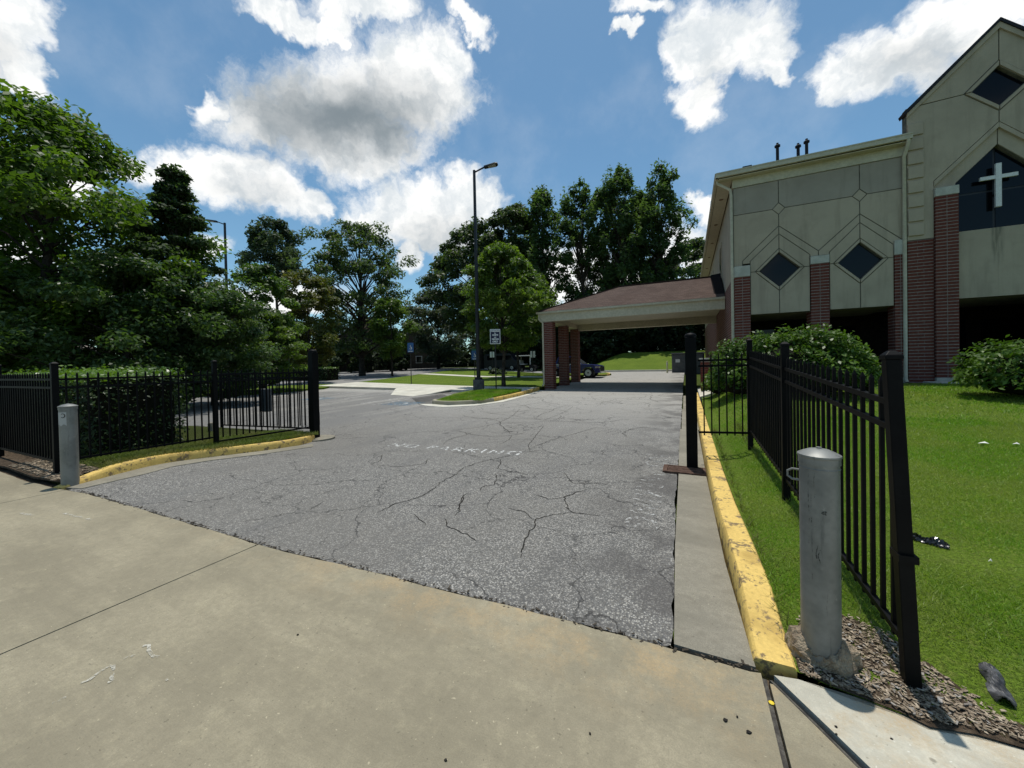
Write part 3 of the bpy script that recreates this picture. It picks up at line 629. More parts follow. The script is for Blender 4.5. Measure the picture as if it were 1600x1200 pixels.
# gutter pans
def pan(name, poly, m, z=.0):
    return struct(name, drape(poly, lambda x, y: G(x, y)+z, 1.0, .05), m)
ly = [2.27, 5.93]
part_pan = pan('gutter', [(-.09, 2.26), (.30, 2.26), (.25, 3.4), (.22, 5.93), (-.14, 5.93), (-.12, 3.5)], M_CONC_P)
for a, b in ((6.34, 9.6), (9.62, 13.2), (13.22, 17.4)):
    pan('gutter', [(-.15, a), (.22, a), (.20, b), (-.18, b)], M_CONC_P)
pan('gutter', [(-7.18, 1.93), (-7.30, 2.6), (-7.46, 3.0), (-7.40, 3.5), (-7.14, 4.2), (-7.05, 4.8), (-7.0, 5.1), (-7.30, 5.32), (-7.44, 4.8), (-7.52, 4.2), (-7.80, 3.4), (-7.86, 2.9), (-7.68, 2.4), (-7.44, 1.85)], M_CONC_P, -.004)
# kerbs
RK = resample([(.285, 2.3), (.28, 2.9), (.235, 4.5), (.225, 6), (.215, 8.3), (.20, 13), (.18, 17.4)], .3)
struct('kerb', kerb(RK, .20, lambda t, p: KH(p.y), side=-1), M_YEL, True)
struct('kerb', kerb(smooth_path(LK, 2), .15, lambda t, p: .015+.115*sstep(t/.28)-.06*sstep((t-.88)/.12), side=1), M_YEL, True)
IK = smooth_path([(-9.86, 12.9), (-9.7, 12.45), (-8.7, 12.2), (-7.85, 12.75), (-7.35, 13.9), (-7.28, 16.6), (-7.4, 19.1)], 2)
n_i = len(IK)
struct('kerb', kerb(IK[:int(n_i*.62)+1], .16, .15, side=1), M_KERB, True)
struct('kerb', kerb(IK[int(n_i*.62):], .16, .15, side=1), M_YEL, True)
pan('gutter', [(-10.2, 12.3), (-9.6, 11.95), (-8.5, 11.7), (-7.5, 12.4), (-6.98, 13.8), (-7.0, 16.6), (-7.12, 19.0), (-7.3, 19.0), (-7.26, 16.6), (-7.34, 13.9), (-7.8, 12.8), (-8.66, 12.22), (-9.68, 12.46)], M_CONC_W, .002)
# far lane and the car park beyond the grass island
struct('road', drape([(-27.3, 6.0), (-27.6, 13.8), (-31, 15.2), (-29.6, 19.6), (-25.6, 21.2), (-26.3, 24), (-27.6, 31.5), (-30.5, 43), (-31.8, 48.6), (-12.5, 29.6), (-7.4, 30.2), (-13.2, 34.2), (-13.2, 37.3), (-18, 43), (-27, 52), (-38, 58), (-64, 58), (-70, 30), (-54, 20), (-60, 6)], lambda x, y: G(x, y)+.004, 4), mat('road_asphalt', rough=.9, spec=.2, fn=two((.26, .255, .245), (.20, .197, .19), .5)))
# concrete walks and ramp
WALK = lambda x, y: G(x, y)+.13
struct('walkway', drape([(-25.5, 18.95), (-12.2, 17.5), (-9.2, 17.0), (-7.5, 16.9), (-7.5, 19.3), (-11.7, 19.7), (-18.2, 21.0), (-25.5, 22.8)], WALK, 3, .16), M_CONC_W)
struct('ramp', drape([(-14.7, 15.4), (-12.8, 14.95), (-12.15, 17.5), (-16.6, 17.9)], lambda x, y: G(x, y)+.004+.126*sstep((y-15.4)/2.2), 1, .06), M_CONC_W)
struct('walkway', drape([(-28.4, 34.3), (-17.0, 28.6), (-10.3, 27.9), (-7.7, 27.9), (-7.7, 28.9), (-10.3, 29.1), (-16.6, 29.7), (-28.2, 35.6)], lambda x, y: G(x, y)+.135, 3, .16), M_CONC_W)
struct('walkway', drape([(6.7, 15.35), (16, 15.35), (16, 16.1), (6.7, 16.1)], lambda x, y: LAWN(x, y)+.03, 2, .1), M_CONC_W)
struct('walkway', drape([(.40, 15.6), (1.62, 15.6), (1.62, 19.2), (.40, 19.2)], lambda x, y: LAWN(x, y)+.03, 1, .2), M_CONC_W)
# grass plots
struct('lawn', drape([(.47, 2.30), (.6, 2.26), (.9, 2.2), (1.3, 2.24), (3, 2.14), (20, 2.04), (28, 2), (28, 15.3), (.46, 15.6), (.42, 13), (.41, 8.3), (.44, 4.5)], LAWN, (.35, .7)), M_LAWN, True)
PLOT = lambda x, y: G(x, y)+.12
struct('lawn', drape([(-25.4, 22.9), (-18.2, 21.1), (-11.7, 19.8), (-7.55, 19.4), (-7.55, 27.8), (-10.3, 27.8), (-17.0, 28.5), (-28.3, 34.2), (-27.2, 31.5)], PLOT, 3, .12), M_LAWN)
struct('lawn', drape([(-28.2, 35.7), (-16.6, 29.8), (-10.3, 29.2), (-7.7, 29.0), (-7.7, 29.9), (-12.6, 29.8), (-31.6, 48.4), (-30.3, 43)], PLOT, 3, .12), M_LAWN)
struct('lawn', drape([(-9.7, 12.95), (-9.55, 12.58), (-8.7, 12.38), (-7.98, 12.85), (-7.52, 13.95), (-7.44, 16.6), (-7.5, 16.85), (-9.2, 16.95), (-10.2, 17.1), (-10.15, 14.9)], lambda x, y: G(x, y)+.135+.07*sstep((y-12.5)/3), 1.2, .1), M_LAWN)
struct('lawn', drape([(-27.5, 11.6), (-24.5, 13.9), (-23.2, 17.9), (-25.4, 21), (-29.8, 19.5), (-34, 15)], PLOT, 3, .14), M_LAWN)
SPLOT = lambda x, y: G(x, y)+.02+.11*sstep((y-1.8)/.9)
struct('lawn', drape([(-7.62, 1.92), (-7.72, 2.2), (-7.86, 2.5), (-8.04, 2.95), (-7.95, 3.45), (-7.68, 4.25), (-7.58, 4.8), (-7.63, 5.2), (-7.85, 5.6), (-8.25, 5.8), (-9.4, 5.6), (-12, 5.2), (-12, 2.0), (-9, 1.9)], SPLOT, .6, .14), mat('thin_turf', rough=.95, spec=.1, fn=f_grass((.05, .07, .014), (.075, .10, .02), (.11, .09, .045), 1.1)), True)
struct('hill_lawn', drape([(-9.5, 37.6), (-.4, 37.6), (12, 38), (12, 50), (-12, 50)], lambda x, y: G(x, y)+.05+HILL(x, y), 1.4, .1), M_LAWN, True)
struct('lawn', drape([(-13, 34.3), (-7.6, 30.9), (-6.2, 31.0), (-5.9, 32.2), (-6.6, 34.2), (-9, 36)], PLOT, 2, .12), M_LAWN)
struct('kerb', kerb(smooth_path([(-9, 36), (-6.6, 34.2), (-5.85, 32.2), (-6.15, 31.0), (-7.6, 30.9)][::-1], 2), .15, .15, side=1), M_YEL, True)
struct('kerb', kerb([(-.3, 37.4), (-9.6, 37.4)], .3, .15, side=-1), M_CONC_W)
struct('mulch_bed', drape([(.49, 2.30), (.60, 2.26), (.84, 2.215), (.92, 2.175), (1.07, 2.21), (1.3, 2.21), (1.7, 2.19), (1.3, 2.31), (1.16, 2.42), (1.07, 2.58), (.95, 2.70), (.78, 2.78), (.58, 2.66), (.50, 2.5)], lambda x, y: LAWN(x, y)+.004+random.uniform(0, .012)*(y > 2.27), .05, .0), M_MULCH)
struct('mulch_bed', drape([(-7.66, 1.90), (-8.4, 1.80), (-9.6, 1.80), (-12, 1.63), (-12, 2.15), (-8.3, 2.25), (-7.9, 2.3)], lambda x, y: SPLOT(x, y)+.015, .5, .03), M_MULCH)
struct('mulch_bed', drape([(-9.6, 15.2), (-8.2, 15.0), (-8.1, 16.7), (-9.6, 16.85)], lambda x, y: G(x, y)+.225, .8, .05), M_MULCH)
def chips(name, n, region, zf, smin, smax, m, cat, ok=None):
    V = []; F = []
    x0, x1, y0, y1 = region; k = 0
    while k < n:
        x = random.uniform(x0, x1); y = random.uniform(y0, y1)
        if ok and not ok(x, y): continue
        l = random.uniform(smin, smax); w = l*random.uniform(.25, .55); a = random.uniform(0, 6.3); t = random.uniform(-.5, .5); z = zf(x, y)+random.uniform(.002, .014)
        ca, sa = math.cos(a), math.sin(a); h = l*.22
        b = [(-l, -w), (l, -w*.6), (l*.8, w), (-l*.7, w*.8)]
        q = len(V)
        for dz in (0, h):
            for px, py in b: V.append((x+px*ca-py*sa, y+px*sa+py*ca, z+dz+px*t*.4))
        F += [(q+4, q+5, q+6, q+7), (q, q+1, q+5, q+4), (q+1, q+2, q+6, q+5), (q+2, q+3, q+7, q+6), (q+3, q, q+4, q+7)]; k += 1
    mb = MB(); mb.v = V; mb.f = F
    return mb
def inbed(x, y):
    if y < nb(x)+.03 or x < .5: return False
    top = float(np.interp(x, [.5, .58, .78, .95, 1.07, 1.25, 1.6], [2.46, 2.62, 2.74, 2.70, 2.52, 2.33, 2.22]))
    return y < top+random.gauss(0, .03)
# chips: real small pieces lying on the beds
o = link('wood_chips', mesh_of('wood_chips', chips('c', 2900, (.5, 1.7, 2.2, 2.8), lambda x, y: LAWN(x, y)+.006, .003, .014, M_CHIP, 'x', inbed), M_CHIP)); tag(o, 'scattered brown wood chips round the leaning fence post', 'wood chips', kind='stuff')
o = link('wood_chips', mesh_of('wood_chips', chips('c', 1200, (-9.6, -7.75, 1.84, 2.25), lambda x, y: SPLOT(x, y)+.015, .012, .035, M_CHIP, 'x'), M_CHIP)); tag(o, 'wood chips at the foot of the left bollard and hedge', 'wood chips', kind='stuff')
_g = chips('c', 170, (.5, 1.2, 2.2, 2.7), lambda x, y: LAWN(x, y)+.006, .007, .017, M_STONE, 'x', inbed)
o = link('gravel', mesh_of('gravel', _g, M_STONE)); tag(o, 'pale gravel scattered round the right bollard', 'gravel', kind='stuff')
def crumbs():
    mb = MB()
    for x, _ in resample([(-7.3, 0), (.3, 0)], .012):
        if random.random() < .75:
            q = chips('c', 1, (x-.01, x+.01, nb(x)-.012, nb(x)+.05), lambda a, b: G(a, b)-.012, .006, .018, None, ''); mb.add(q.v, q.f)
    o = link('joint_debris', mesh_of('joint_debris', mb, mat('joint_debris', rough=.95, spec=.1, fn=f_rand((.02, .018, .015), (.12, .10, .075), None, 0, 3)))); tag(o, 'dark dirt and crumbs lying in the joint between pavement and driveway', 'dirt', kind='stuff')
crumbs()

# ------------------------------------------------------------------ grass blades
def blades(name, label, n, region, zf, dens, hmin, hmax, m, wid=.004):
    P = []
    xs = rng.uniform(region[0], region[1], n); ys = rng.uniform(region[2], region[3], n); keep = rng.uniform(0, 1, n)
    V = []; 
    for x, y, k in zip(xs, ys, keep):
        if k > dens(x, y): continue
        P.append((x, y, zf(x, y)))
    P = np.array(P); k = len(P); a = rng.uniform(0, 2*np.pi, k); h = rng.uniform(hmin, hmax, k); sc = 1+np.maximum(0, P[:, 1]-3)*.16; w = wid*sc
    lean = rng.normal(0, .85, (k, 2))*h[:, None]; h = h*(1+.25*(sc-1))
    d = np.stack([np.cos(a), np.sin(a)], 1)*w[:, None]
    V = np.zeros((k, 3, 3)); V[:, 0, :2] = P[:, :2]-d; V[:, 1, :2] = P[:, :2]+d; V[:, 0, 2] = V[:, 1, 2] = P[:, 2]-.004; V[:, 2, :2] = P[:, :2]+lean; V[:, 2, 2] = P[:, 2]+h
    o = link(name, fast_mesh(name, V.reshape(-1, 3), np.arange(k*3).reshape(k, 3), m)); tag(o, label, 'grass', kind='stuff'); return o
def fast_mesh(name, V, F, m):
    me = bpy.data.meshes.new(name); n = F.shape[1]
    me.vertices.add(len(V)); me.vertices.foreach_set('co', np.ascontiguousarray(V, dtype=np.float32).ravel())
    me.loops.add(F.size); me.loops.foreach_set('vertex_index', np.ascontiguousarray(F, dtype=np.int32).ravel())
    me.polygons.add(len(F)); me.polygons.foreach_set('loop_start', np.arange(0, F.size, n, dtype=np.int32))
    me.update(calc_edges=True); me.materials.append(m); return me
def dens_r(x, y):
    if x < .47+(.0 if y > 2.7 else (.04)): return 0
    if y < 2.2+.0: return 0
    d = 1.0/(1+max(0, y-3.4)*.30)
    top = float(np.interp(x, [.5, .58, .78, .95, 1.07, 1.25, 1.6, 2.2], [2.42, 2.58, 2.70, 2.66, 2.48, 2.31, 2.23, 2.2]))
    d *= .06+.94*sstep((y-top+.03)/.16)
    if x < .86: d *= .8
    return d if y > nb(min(x, 1.2))+.05 else 0
blades('grass', 'short green lawn grass on the right of the black fence', 460000, (.47, 5.8, 2.2, 9.5), LAWN, dens_r, .010, .028, L_GRASS, .0024)
blades('grass', 'far lawn grass in front of the brick building', 70000, (.5, 14, 9.0, 15.2), LAWN, lambda x, y: .8, .015, .035, L_GRASS, .004)
blades('grass', 'thin grass on the strip behind the left yellow kerb', 26000, (-8.9, -7.55, 2.2, 5.7), SPLOT, lambda x, y: (1 if x < -7.6-.3*math.exp(-((y-2.95)/.6)**2) else 0)*(.8 if y > 2.4 else .3), .03, .08, L_GRASS_DRY, .004)
blades('grass', 'grass on the small kerbed island below the parking sign', 16000, (-10.1, -7.5, 12.5, 16.9), lambda x, y: G(x, y)+.14+.07*sstep((y-12.5)/3), lambda x, y: 1 if x > -9.5+(.0) and y > 12.9 else 0, .03, .06, L_GRASS, .008)

blades('grass', 'dry yellowed blades scattered in patches through the lawn', 90000, (.5, 5.8, 2.25, 8.0), LAWN, lambda x, y: (.5 if math.sin(2.1*x+1.3*y)*math.sin(1.7*y-.8*x+1)+.6*math.sin(5.3*x-2)*math.sin(4.1*y) > .35 else .05)/(1+max(0, y-3.4)*.3)*(1 if inbed(x, y-.06) is False else .1), .012, .036, mat('dry_blade', rough=.7, spec=.2, fn=f_rand((.20, .19, .06), (.34, .30, .12), None, .25, 2)), .0022)
blades('grass_tufts', 'longer uncut grass along the kerb edge and the foot of the black fence', 9000, (.46, 1.0, 2.45, 9.0), LAWN, lambda x, y: (1 if (x < .52 or abs(x-.905) < .035) else .03)*(.4+.6*abs(math.sin(3.1*y)*math.sin(7.7*y))), .03, .085, L_GRASS_DRY, .003)
# ------------------------------------------------------------------ fences
def picket_mesh(h, s=.0095):
    mb = MB(); mb.box(-s, s, -s, s, 0, h-.03); k = len(mb.v)
    mb.v += [(-s, -s, h-.03), (s, -s, h-.03), (s, s, h-.03), (-s, s, h-.03), (0, 0, h)]
    mb.f += [(k, k+1, k+4), (k+1, k+2, k+4), (k+2, k+3, k+4), (k+3, k, k+4)]
    return mesh_of('picket', mb, M_BLACK)
PICK = picket_mesh(1.31); PICK_G = picket_mesh(1.33)
def post(root, x, y, z, h, s, lean=(0, 0), name='post', cap=True):
    mb = MB(); b = [(x-s, y-s, z-.1), (x+s, y-s, z-.1), (x+s, y+s, z-.1), (x-s, y+s, z-.1)]
    t = [(p[0]+lean[0], p[1]+lean[1], z+h) for p in b]; mb.hexa(b, t); o = part(name, mb, M_BLACK, root, bevel=.004)
    if cap:
        c = MB(); X, Y, Z = x+lean[0], y+lean[1], z+h; e = s+.005
        c.hexa([(X-e, Y-e, Z), (X+e, Y-e, Z), (X+e, Y+e, Z), (X-e, Y+e, Z)], [(X-e, Y-e, Z+.02), (X+e, Y-e, Z+.02), (X+e, Y+e, Z+.02), (X-e, Y+e, Z+.02)])
        q = s*.45; c.hexa([(X-e, Y-e, Z+.02), (X+e, Y-e, Z+.02), (X+e, Y+e, Z+.02), (X-e, Y+e, Z+.02)], [(X-q, Y-q, Z+.042), (X+q, Y-q, Z+.042), (X+q, Y+q, Z+.042), (X-q, Y+q, Z+.042)])
        part('post_cap', c, M_BLACK, o, bevel=.003)
    return o
def run(root, a, b, n, zf, rails=(.21, 1.22, 1.345), pick=PICK, pz=.165, trim=.04, rw=.03):
    A = Vector((a[0], a[1], 0)); B = Vector((b[0], b[1], 0)); d = (B-A).normalized()
    za, zb = zf(*a), zf(*b); L = (B-A).length
    for r in rails:
        p = A+d*trim; q = B-d*trim
        part('rail', MB().bar((p.x, p.y, za+r), (q.x, q.y, zb+r), rw, rw), M_BLACK, root)
    base = wloc(root)
    for i in range(n):
        t = (i+1)/(n+1); p = A.lerp(B, t); link('picket', pick, root, (p.x-base.x, p.y-base.y, za+(zb-za)*t+pz-base.z))
fz = lambda x, y: .02+.0612*(y-2.4)
fr = thing('metal_fence', (.94, 2.40, fz(.94, 2.4)), 'black picket fence climbing the lawn from the leaning post by the right bollard', 'fence', 'black picket fences')
post(fr, .955, 2.40, fz(0, 2.4), 1.57, .029, (-.055, .03))
post(fr, .905, 4.65, fz(0, 4.65), 1.58, .033); post(fr, .875, 6.82, fz(0, 6.82), 1.60, .036)
run(fr, (.935, 2.40), (.905, 4.65), 19, fz); run(fr, (.905, 4.65), (.875, 6.82), 19, fz)
part('hinge_band', MB().box(.955-.036-.02, .955+.036-.02, 2.36+.01, 2.45+.01, .62, .655), M_BLACK, fr)
f2 = thing('metal_fence', (.46, 6.74, .2), 'short black picket fence panel between the right gate post and the lawn fence', 'fence', 'black picket fences')
run(f2, (.12, 6.62), (.875, 6.80), 6, lambda x, y: .25, rails=(.21, 1.27, 1.36), trim=.03)
# left: fence along the way in, and the length along the pavement
lz = lambda x, y: .15
fl = thing('metal_fence', (-8.22, 1.98, .15), 'black picket fence from the left bollard to the left gate post before the hedge', 'fence', 'black picket fences')
post(fl, -8.22, 1.98, .13, 1.60, .035); post(fl, -8.12, 3.92, .16, 1.60, .035)
run(fl, (-8.22, 1.98), (-8.12, 3.92), 17, lz, rails=(.19, 1.25, 1.37)); run(fl, (-8.12, 3.92), (-7.93, 5.72), 15, lz, rails=(.10, 1.25, 1.37))
f4 = thing('metal_fence', (-9.4, 1.97, .15), 'black picket fence running left along the pavement in front of the hedge', 'fence', 'black picket fences')
post(f4, -10.75, 1.96, .15, 1.60, .035); post(f4, -13.2, 1.94, .15, 1.6, .035)
run(f4, (-8.22, 1.98), (-10.75, 1.96), 22, lz, rails=(.19, 1.25, 1.37)); run(f4, (-10.75, 1.96), (-13.2, 1.94), 22, lz, rails=(.19, 1.25, 1.37))
# gate posts
def gate_post(x, y, z, h, label, hinge):
    r = thing('gate_post', (x, y, z), label, 'gate post', 'tall black gate posts')
    s = .078; part('shaft', MB().box(x-s, x+s, y-s, y+s, z-.1, z+h-.03), M_BLACK, r, bevel=.006)
    c = MB(); c.lathe([(s*1.1, h-.03), (s*1.12, h-.005), (s*.95, h+.02), (s*.5, h+.035), (.004, h+.04)], (x, y, z), 16); part('cap', c, M_BLACK, r, True)
    for hz in hinge: part('hinge', MB().box(x+.078, x+.115, y-.05, y+.03, z+hz-.18, z+hz+.18) if False else MB().box(x-.03, x+.03, y+.078, y+.118, z+hz-.15, z+hz+.15), M_BLACK, r, bevel=.004)
    return r
gate_post(.045, 6.36, -.05, 2.05, 'tall black square gate post standing on a rusty grate by the right yellow kerb', (.4, 1.5))
gate_post(-7.88, 5.80, -.03, 2.04, 'tall black square gate post at the end of the left yellow kerb', (.45, 1.35))
pad = MB(); pad.lathe([(.36, 0), (.36, .055), (.33, .06)], (-7.80, 5.82, ASPH(-7.8, 5.8)-.02), 22); _o = link('footing_pad', mesh_of('footing_pad', pad, M_CONC_P)); tag(_o, 'round concrete pad under the left black gate post', 'concrete pad')
# open gate leaf, swung back beyond the left post
gl = thing('gate_leaf', (-7.96, 5.86, .02), 'black picket gate leaf swung wide open behind the left fence', 'gate')
gz = lambda x, y: .03
post(gl, -10.95, 5.42, .08, 1.45, .025, name='gate_stile', cap=False); post(gl, -8.02, 5.86, .17, 1.36, .025, name='gate_stile', cap=False)
run(gl, (-8.02, 5.86), (-10.95, 5.42), 26, gz, rails=(.16, 1.37, 1.49), pick=PICK_G, pz=.18)
part('operator_box', MB().box(-9.75, -9.45, 5.66, 5.80, .55, 1.12), M_GREY, gl, bevel=.01)
# rusty drain grate
gr = thing('drain_grate', (-.03, 6.13, -.05), 'rusty iron drain grate set across the gutter under the right gate post', 'drain grate')
part('frame', MB().box(-.36, .225, 5.94, 5.97, -.1, -.028).box(-.36, .225, 6.29, 6.32, -.1, -.028).box(-.36, -.30, 5.975, 6.285, -.1, -.028).box(.19, .225, 5.975, 6.285, -.1, -.028), M_RUST, gr)
part('sump', MB().box(-.36, .22, 5.95, 6.31, -.3, -.085), M_CRACK, gr)
_bar = mesh_of('grate_bar', MB().box(-.24, .24, -.011, .011, -.025, .02), M_RUST)
for i in range(9): link('grate_bar', _bar, gr, (-.055+.03, 5.995+i*.033-6.13, 0))

# ------------------------------------------------------------------ bollards
M_SCUFF = mat('scuff', rough=.8, spec=.2, fn=f_paint((.055, .055, .05), .70, .25))
def bollard(x, y, z, h, label, collar, loop):
    r = thing('bollard', (x, y, z), label, 'bollard', 'galvanised steel bollards')
    rad = .084
    part('pipe', MB().lathe([(rad, -.05), (rad, h*.25), (rad, h*.5), (rad, h*.75), (rad, h-.045)], (x, y, z), 32), M_GALV, r, True)
    c = MB(); c.lathe([(rad+.004, h-.05), (rad+.004, h-.018), (rad+.008, h-.014), (rad+.008, h-.004), (rad*.9, h+.006), (rad*.55, h+.020), (rad*.2, h+.026), (.012, h+.027), (.012, h+.033), (.002, h+.034)], (x, y, z), 32)
    part('cap', c, M_GALV, r, True)
    if loop:
        def mark(a, z0, z1, w, name='scratch'):
            mb = MB(); n = 7
            for i in range(n):
                t = i/(n-1); aa = a+math.sin(t*7+a*3)*.05*(1 if w > .02 else .6); zz = z0+(z1-z0)*t
                for s_ in (-1, 1): mb.v.append((x+(rad+.0008)*math.cos(aa+s_*w*(.4+.6*math.sin(3.1*t))), y+(rad+.0008)*math.sin(aa+s_*w*(.4+.6*math.sin(3.1*t))), z+zz))
            for i in range(n-1): mb.f.append((2*i, 2*i+1, 2*i+3, 2*i+2))
            part(name, mb, M_SCUFF, r)
        for a, z0, z1, w in ((-1.95, .50, .62, .035), (-1.85, .52, .60, .03), (-2.35, .60, .98, .02), (-2.2, .42, .95, .016), (-1.6, .78, .80, .14), (-2.05, .86, .99, .02), (-1.5, .25, .40, .012)): mark(a, z0, z1, w)
        part('weld_band', MB().lathe([(rad+.001, h-.075), (rad+.0025, h-.072), (rad+.001, h-.069)], (x, y, z), 32), M_GALV, r, True)
    if collar:
        mb = MB(); n = 44; P = [(.122, -.06), (.130, -.01), (.130, .02), (.126, .045), (.118, .066), (.104, .080), (.09, .084), (.078, .086)]
        for i, (q, zz) in enumerate(P):
            for j in range(n):
                a = 2*math.pi*j/n; k = 1+.16*math.sin(2*a+2.2)+.07*math.sin(5*a+.6*i)+.05*math.sin(11*a+i)+random.uniform(-.075, .075); k = 1+(k-1)*(1 if i < 5 else .2)
                mb.v.append((x+q*k*math.cos(a)*1.0, y+q*k*math.sin(a)*.85, z+zz*(1+.4*math.sin(2*a+2.2))+random.uniform(-.012, .012)*(i > 0)))
        for i in range(len(P)-1):
            for j in range(n): mb.f.append((i*n+j, i*n+(j+1) % n, (i+1)*n+(j+1) % n, (i+1)*n+j))
        part('broken_collar', mb, M_ROUGHC, r)
    if loop:
        a0 = Vector(loop).normalized(); s = Vector((-a0.y, a0.x, 0))
        c0 = Vector((x, y, z+h-.13)); q = [c0+a0*.08+Vector((0, 0, .028)), c0+a0*.115+Vector((0, 0, .028)), c0+a0*.135+Vector((0, 0, .014)), c0+a0*.135-Vector((0, 0, .014)), c0+a0*.115-Vector((0, 0, .028)), c0+a0*.08-Vector((0, 0, .028))]
        part('chain_loop', MB().tube(q, .006, 8), M_GALV, r, True)
    return r
bollard(.615, 2.43, .03, 1.075, 'tall galvanised bollard with a chain loop in a broken concrete collar, right of the driveway', True, (-.92, .38, 0))
b2 = bollard(-7.52, 1.92, .10, 1.07, 'galvanised bollard with a pale patch at the start of the left yellow kerb', False, None)
def patch(bx, by, bz):
    mb = MB(); n = 9; a0, a1 = R(-95), R(-25)
    for zz in (.82, .99):
        for j in range(n): a = a0+(a1-a0)*j/(n-1); mb.v.append((bx+.0852*math.cos(a), by+.0852*math.sin(a), bz+zz+(.012*math.sin(j*1.3) if zz < .9 else 0)))
    for j in range(n-1): mb.f.append((j, j+1, n+j+1, n+j))
    part('pale_patch', mb, mat('pale_patch', (.42, .42, .40), .7, .3), b2)
    k = MB(); a = R(-48); p = Vector((bx+.085*math.cos(a), by+.085*math.sin(a), bz+.945)); s = Vector((-math.sin(a), math.cos(a), 0))
    k.tube([p+s*math.cos(t)*.022+Vector((0, 0, math.sin(t)*.026)) for t in np.linspace(-2.2, 2.2, 12)], .0045, 6); part('scratched_ring', k, M_SEAL, b2)
patch(-7.52, 1.92, .10)

# ------------------------------------------------------------------ church hall
YF = 16.3
BH = thing('church_hall', (4.0, YF, .7), 'two storey brick and beige stucco church hall with a cross in its gable window', 'building')
def inset(poly, g):
    a = sum(poly[i][0]*poly[(i+1) % len(poly)][1]-poly[(i+1) % len(poly)][0]*poly[i][1] for i in range(len(poly)))
    if a < 0: poly = poly[::-1]
    P = [Vector((p[0], p[1])) for p in poly]; n = len(P); out = []
    for i in range(n):
        d1 = (P[i]-P[i-1]).normalized(); d2 = (P[(i+1) % n]-P[i]).normalized(); n1 = Vector((-d1.y, d1.x)); n2 = Vector((-d2.y, d2.x))
        c = n1+n2; q = P[i]+c*(g/max(.3, 1+n1.dot(n2))); out.append((q.x, q.y))
    return out
BACK = MB()
def panel(poly, m=None, y=YF, g=.0135, proud=.0, t=.022, name='stucco_panel'):
    part(name, MB().prism_xz(inset(poly, g), y-proud, y+t), m or M_STUC, BH)
    BACK.prism_xz(poly, y+t+.0005, y+.26)
ZB, ZH, ZT = 3.28, 7.05, 8.07
c1, c2 = 3.04, 5.28; L, Rr = 1.63, 6.41
def sd(c): return [(c-.19, ZH), (c, ZH-.21), (c+.19, ZH), (c, ZH+.21)]
panel([(L, ZH), (c1-.19, ZH), (c1, ZH+.21), (c1, ZT), (L, ZT)], M_STUC_D)
panel([(c1+.19, ZH), (c2-.19, ZH), (c2, ZH+.21), (c2, ZT), (c1, ZT), (c1, ZH+.21)], M_STUC_D)
panel([(c2+.19, ZH), (Rr, ZH), (Rr, ZT), (c2, ZT), (c2, ZH+.21)], M_STUC_D)
for c in (c1, c2): panel(sd(c))
ZO, ZI = 6.43, 6.14
panel([(L, 5.13), (1.91, 5.13), (1.91, 5.31), (c1, ZO), (c1, ZH-.21), (c1-.19, ZH), (L, ZH)])
panel([(c1, ZO), (4.17, 5.36), (c2, ZO), (c2, ZH-.21), (c2-.19, ZH), (c1+.19, ZH), (c1, ZH-.21)])
panel([(c2, ZO), (6.33, 5.40), (Rr, 5.40), (Rr, ZH), (c2+.19, ZH), (c2, ZH-.21)])
for c, a, b, lo, ro in ((c1, 2.15, 3.93, (1.91, 5.31), (4.17, 5.36)), (c2, 4.47, 6.12, (4.17, 5.36), (6.33, 5.40))):
    panel([lo, (lo[0], 5.19), (a, 5.19), (a, 5.27), (c, ZI), (c, ZO)]) ; panel([(c, ZI), (b, 5.27), (b, 5.19), (ro[0], 5.19), ro, (c, ZO)])
    hw, hh, fw = .60 if c == c1 else .575, .62, .135
    fl_, ft, fb = (c-hw-fw, 4.86), (c, 4.86+hh+fw*1.05), (c, 4.86-hh-fw*1.05); fr_ = (c+hw+fw, 4.86)
    panel([(c, ZI), (a, 5.27), (a, 4.86), fl_, ft]); panel([(c, ZI), ft, fr_, (b, 4.86), (b, 5.27)])
    panel([(a, 4.86), (a, ZB), (c, ZB), fb, fl_]); panel([(c, ZB), (b, ZB), (b, 4.86), fr_, fb])
    panel([fl_, (c-hw, 4.86), (c, 4.86-hh), fb], proud=.02, name='window_surround'); panel([fl_, ft, (c, 4.86+hh), (c-hw, 4.86)], proud=.02, name='window_surround')
    panel([ft, fr_, (c+hw, 4.86), (c, 4.86+hh)], proud=.02, name='window_surround'); panel([fr_, fb, (c, 4.86-hh), (c+hw, 4.86)], proud=.02, name='window_surround')
    w = part('window', MB().prism_xz([(c-hw-.02, 4.86), (c, 4.86-hh-.02), (c+hw+.02, 4.86), (c, 4.86+hh+.02)], YF+.13, YF+.16), M_FRAME, BH)
    part('pane', MB().prism_xz(inset([(c-hw, 4.86), (c, 4.86-hh), (c+hw, 4.86), (c, 4.86+hh)], .035), YF+.115, YF+.128), M_GLASS, w)
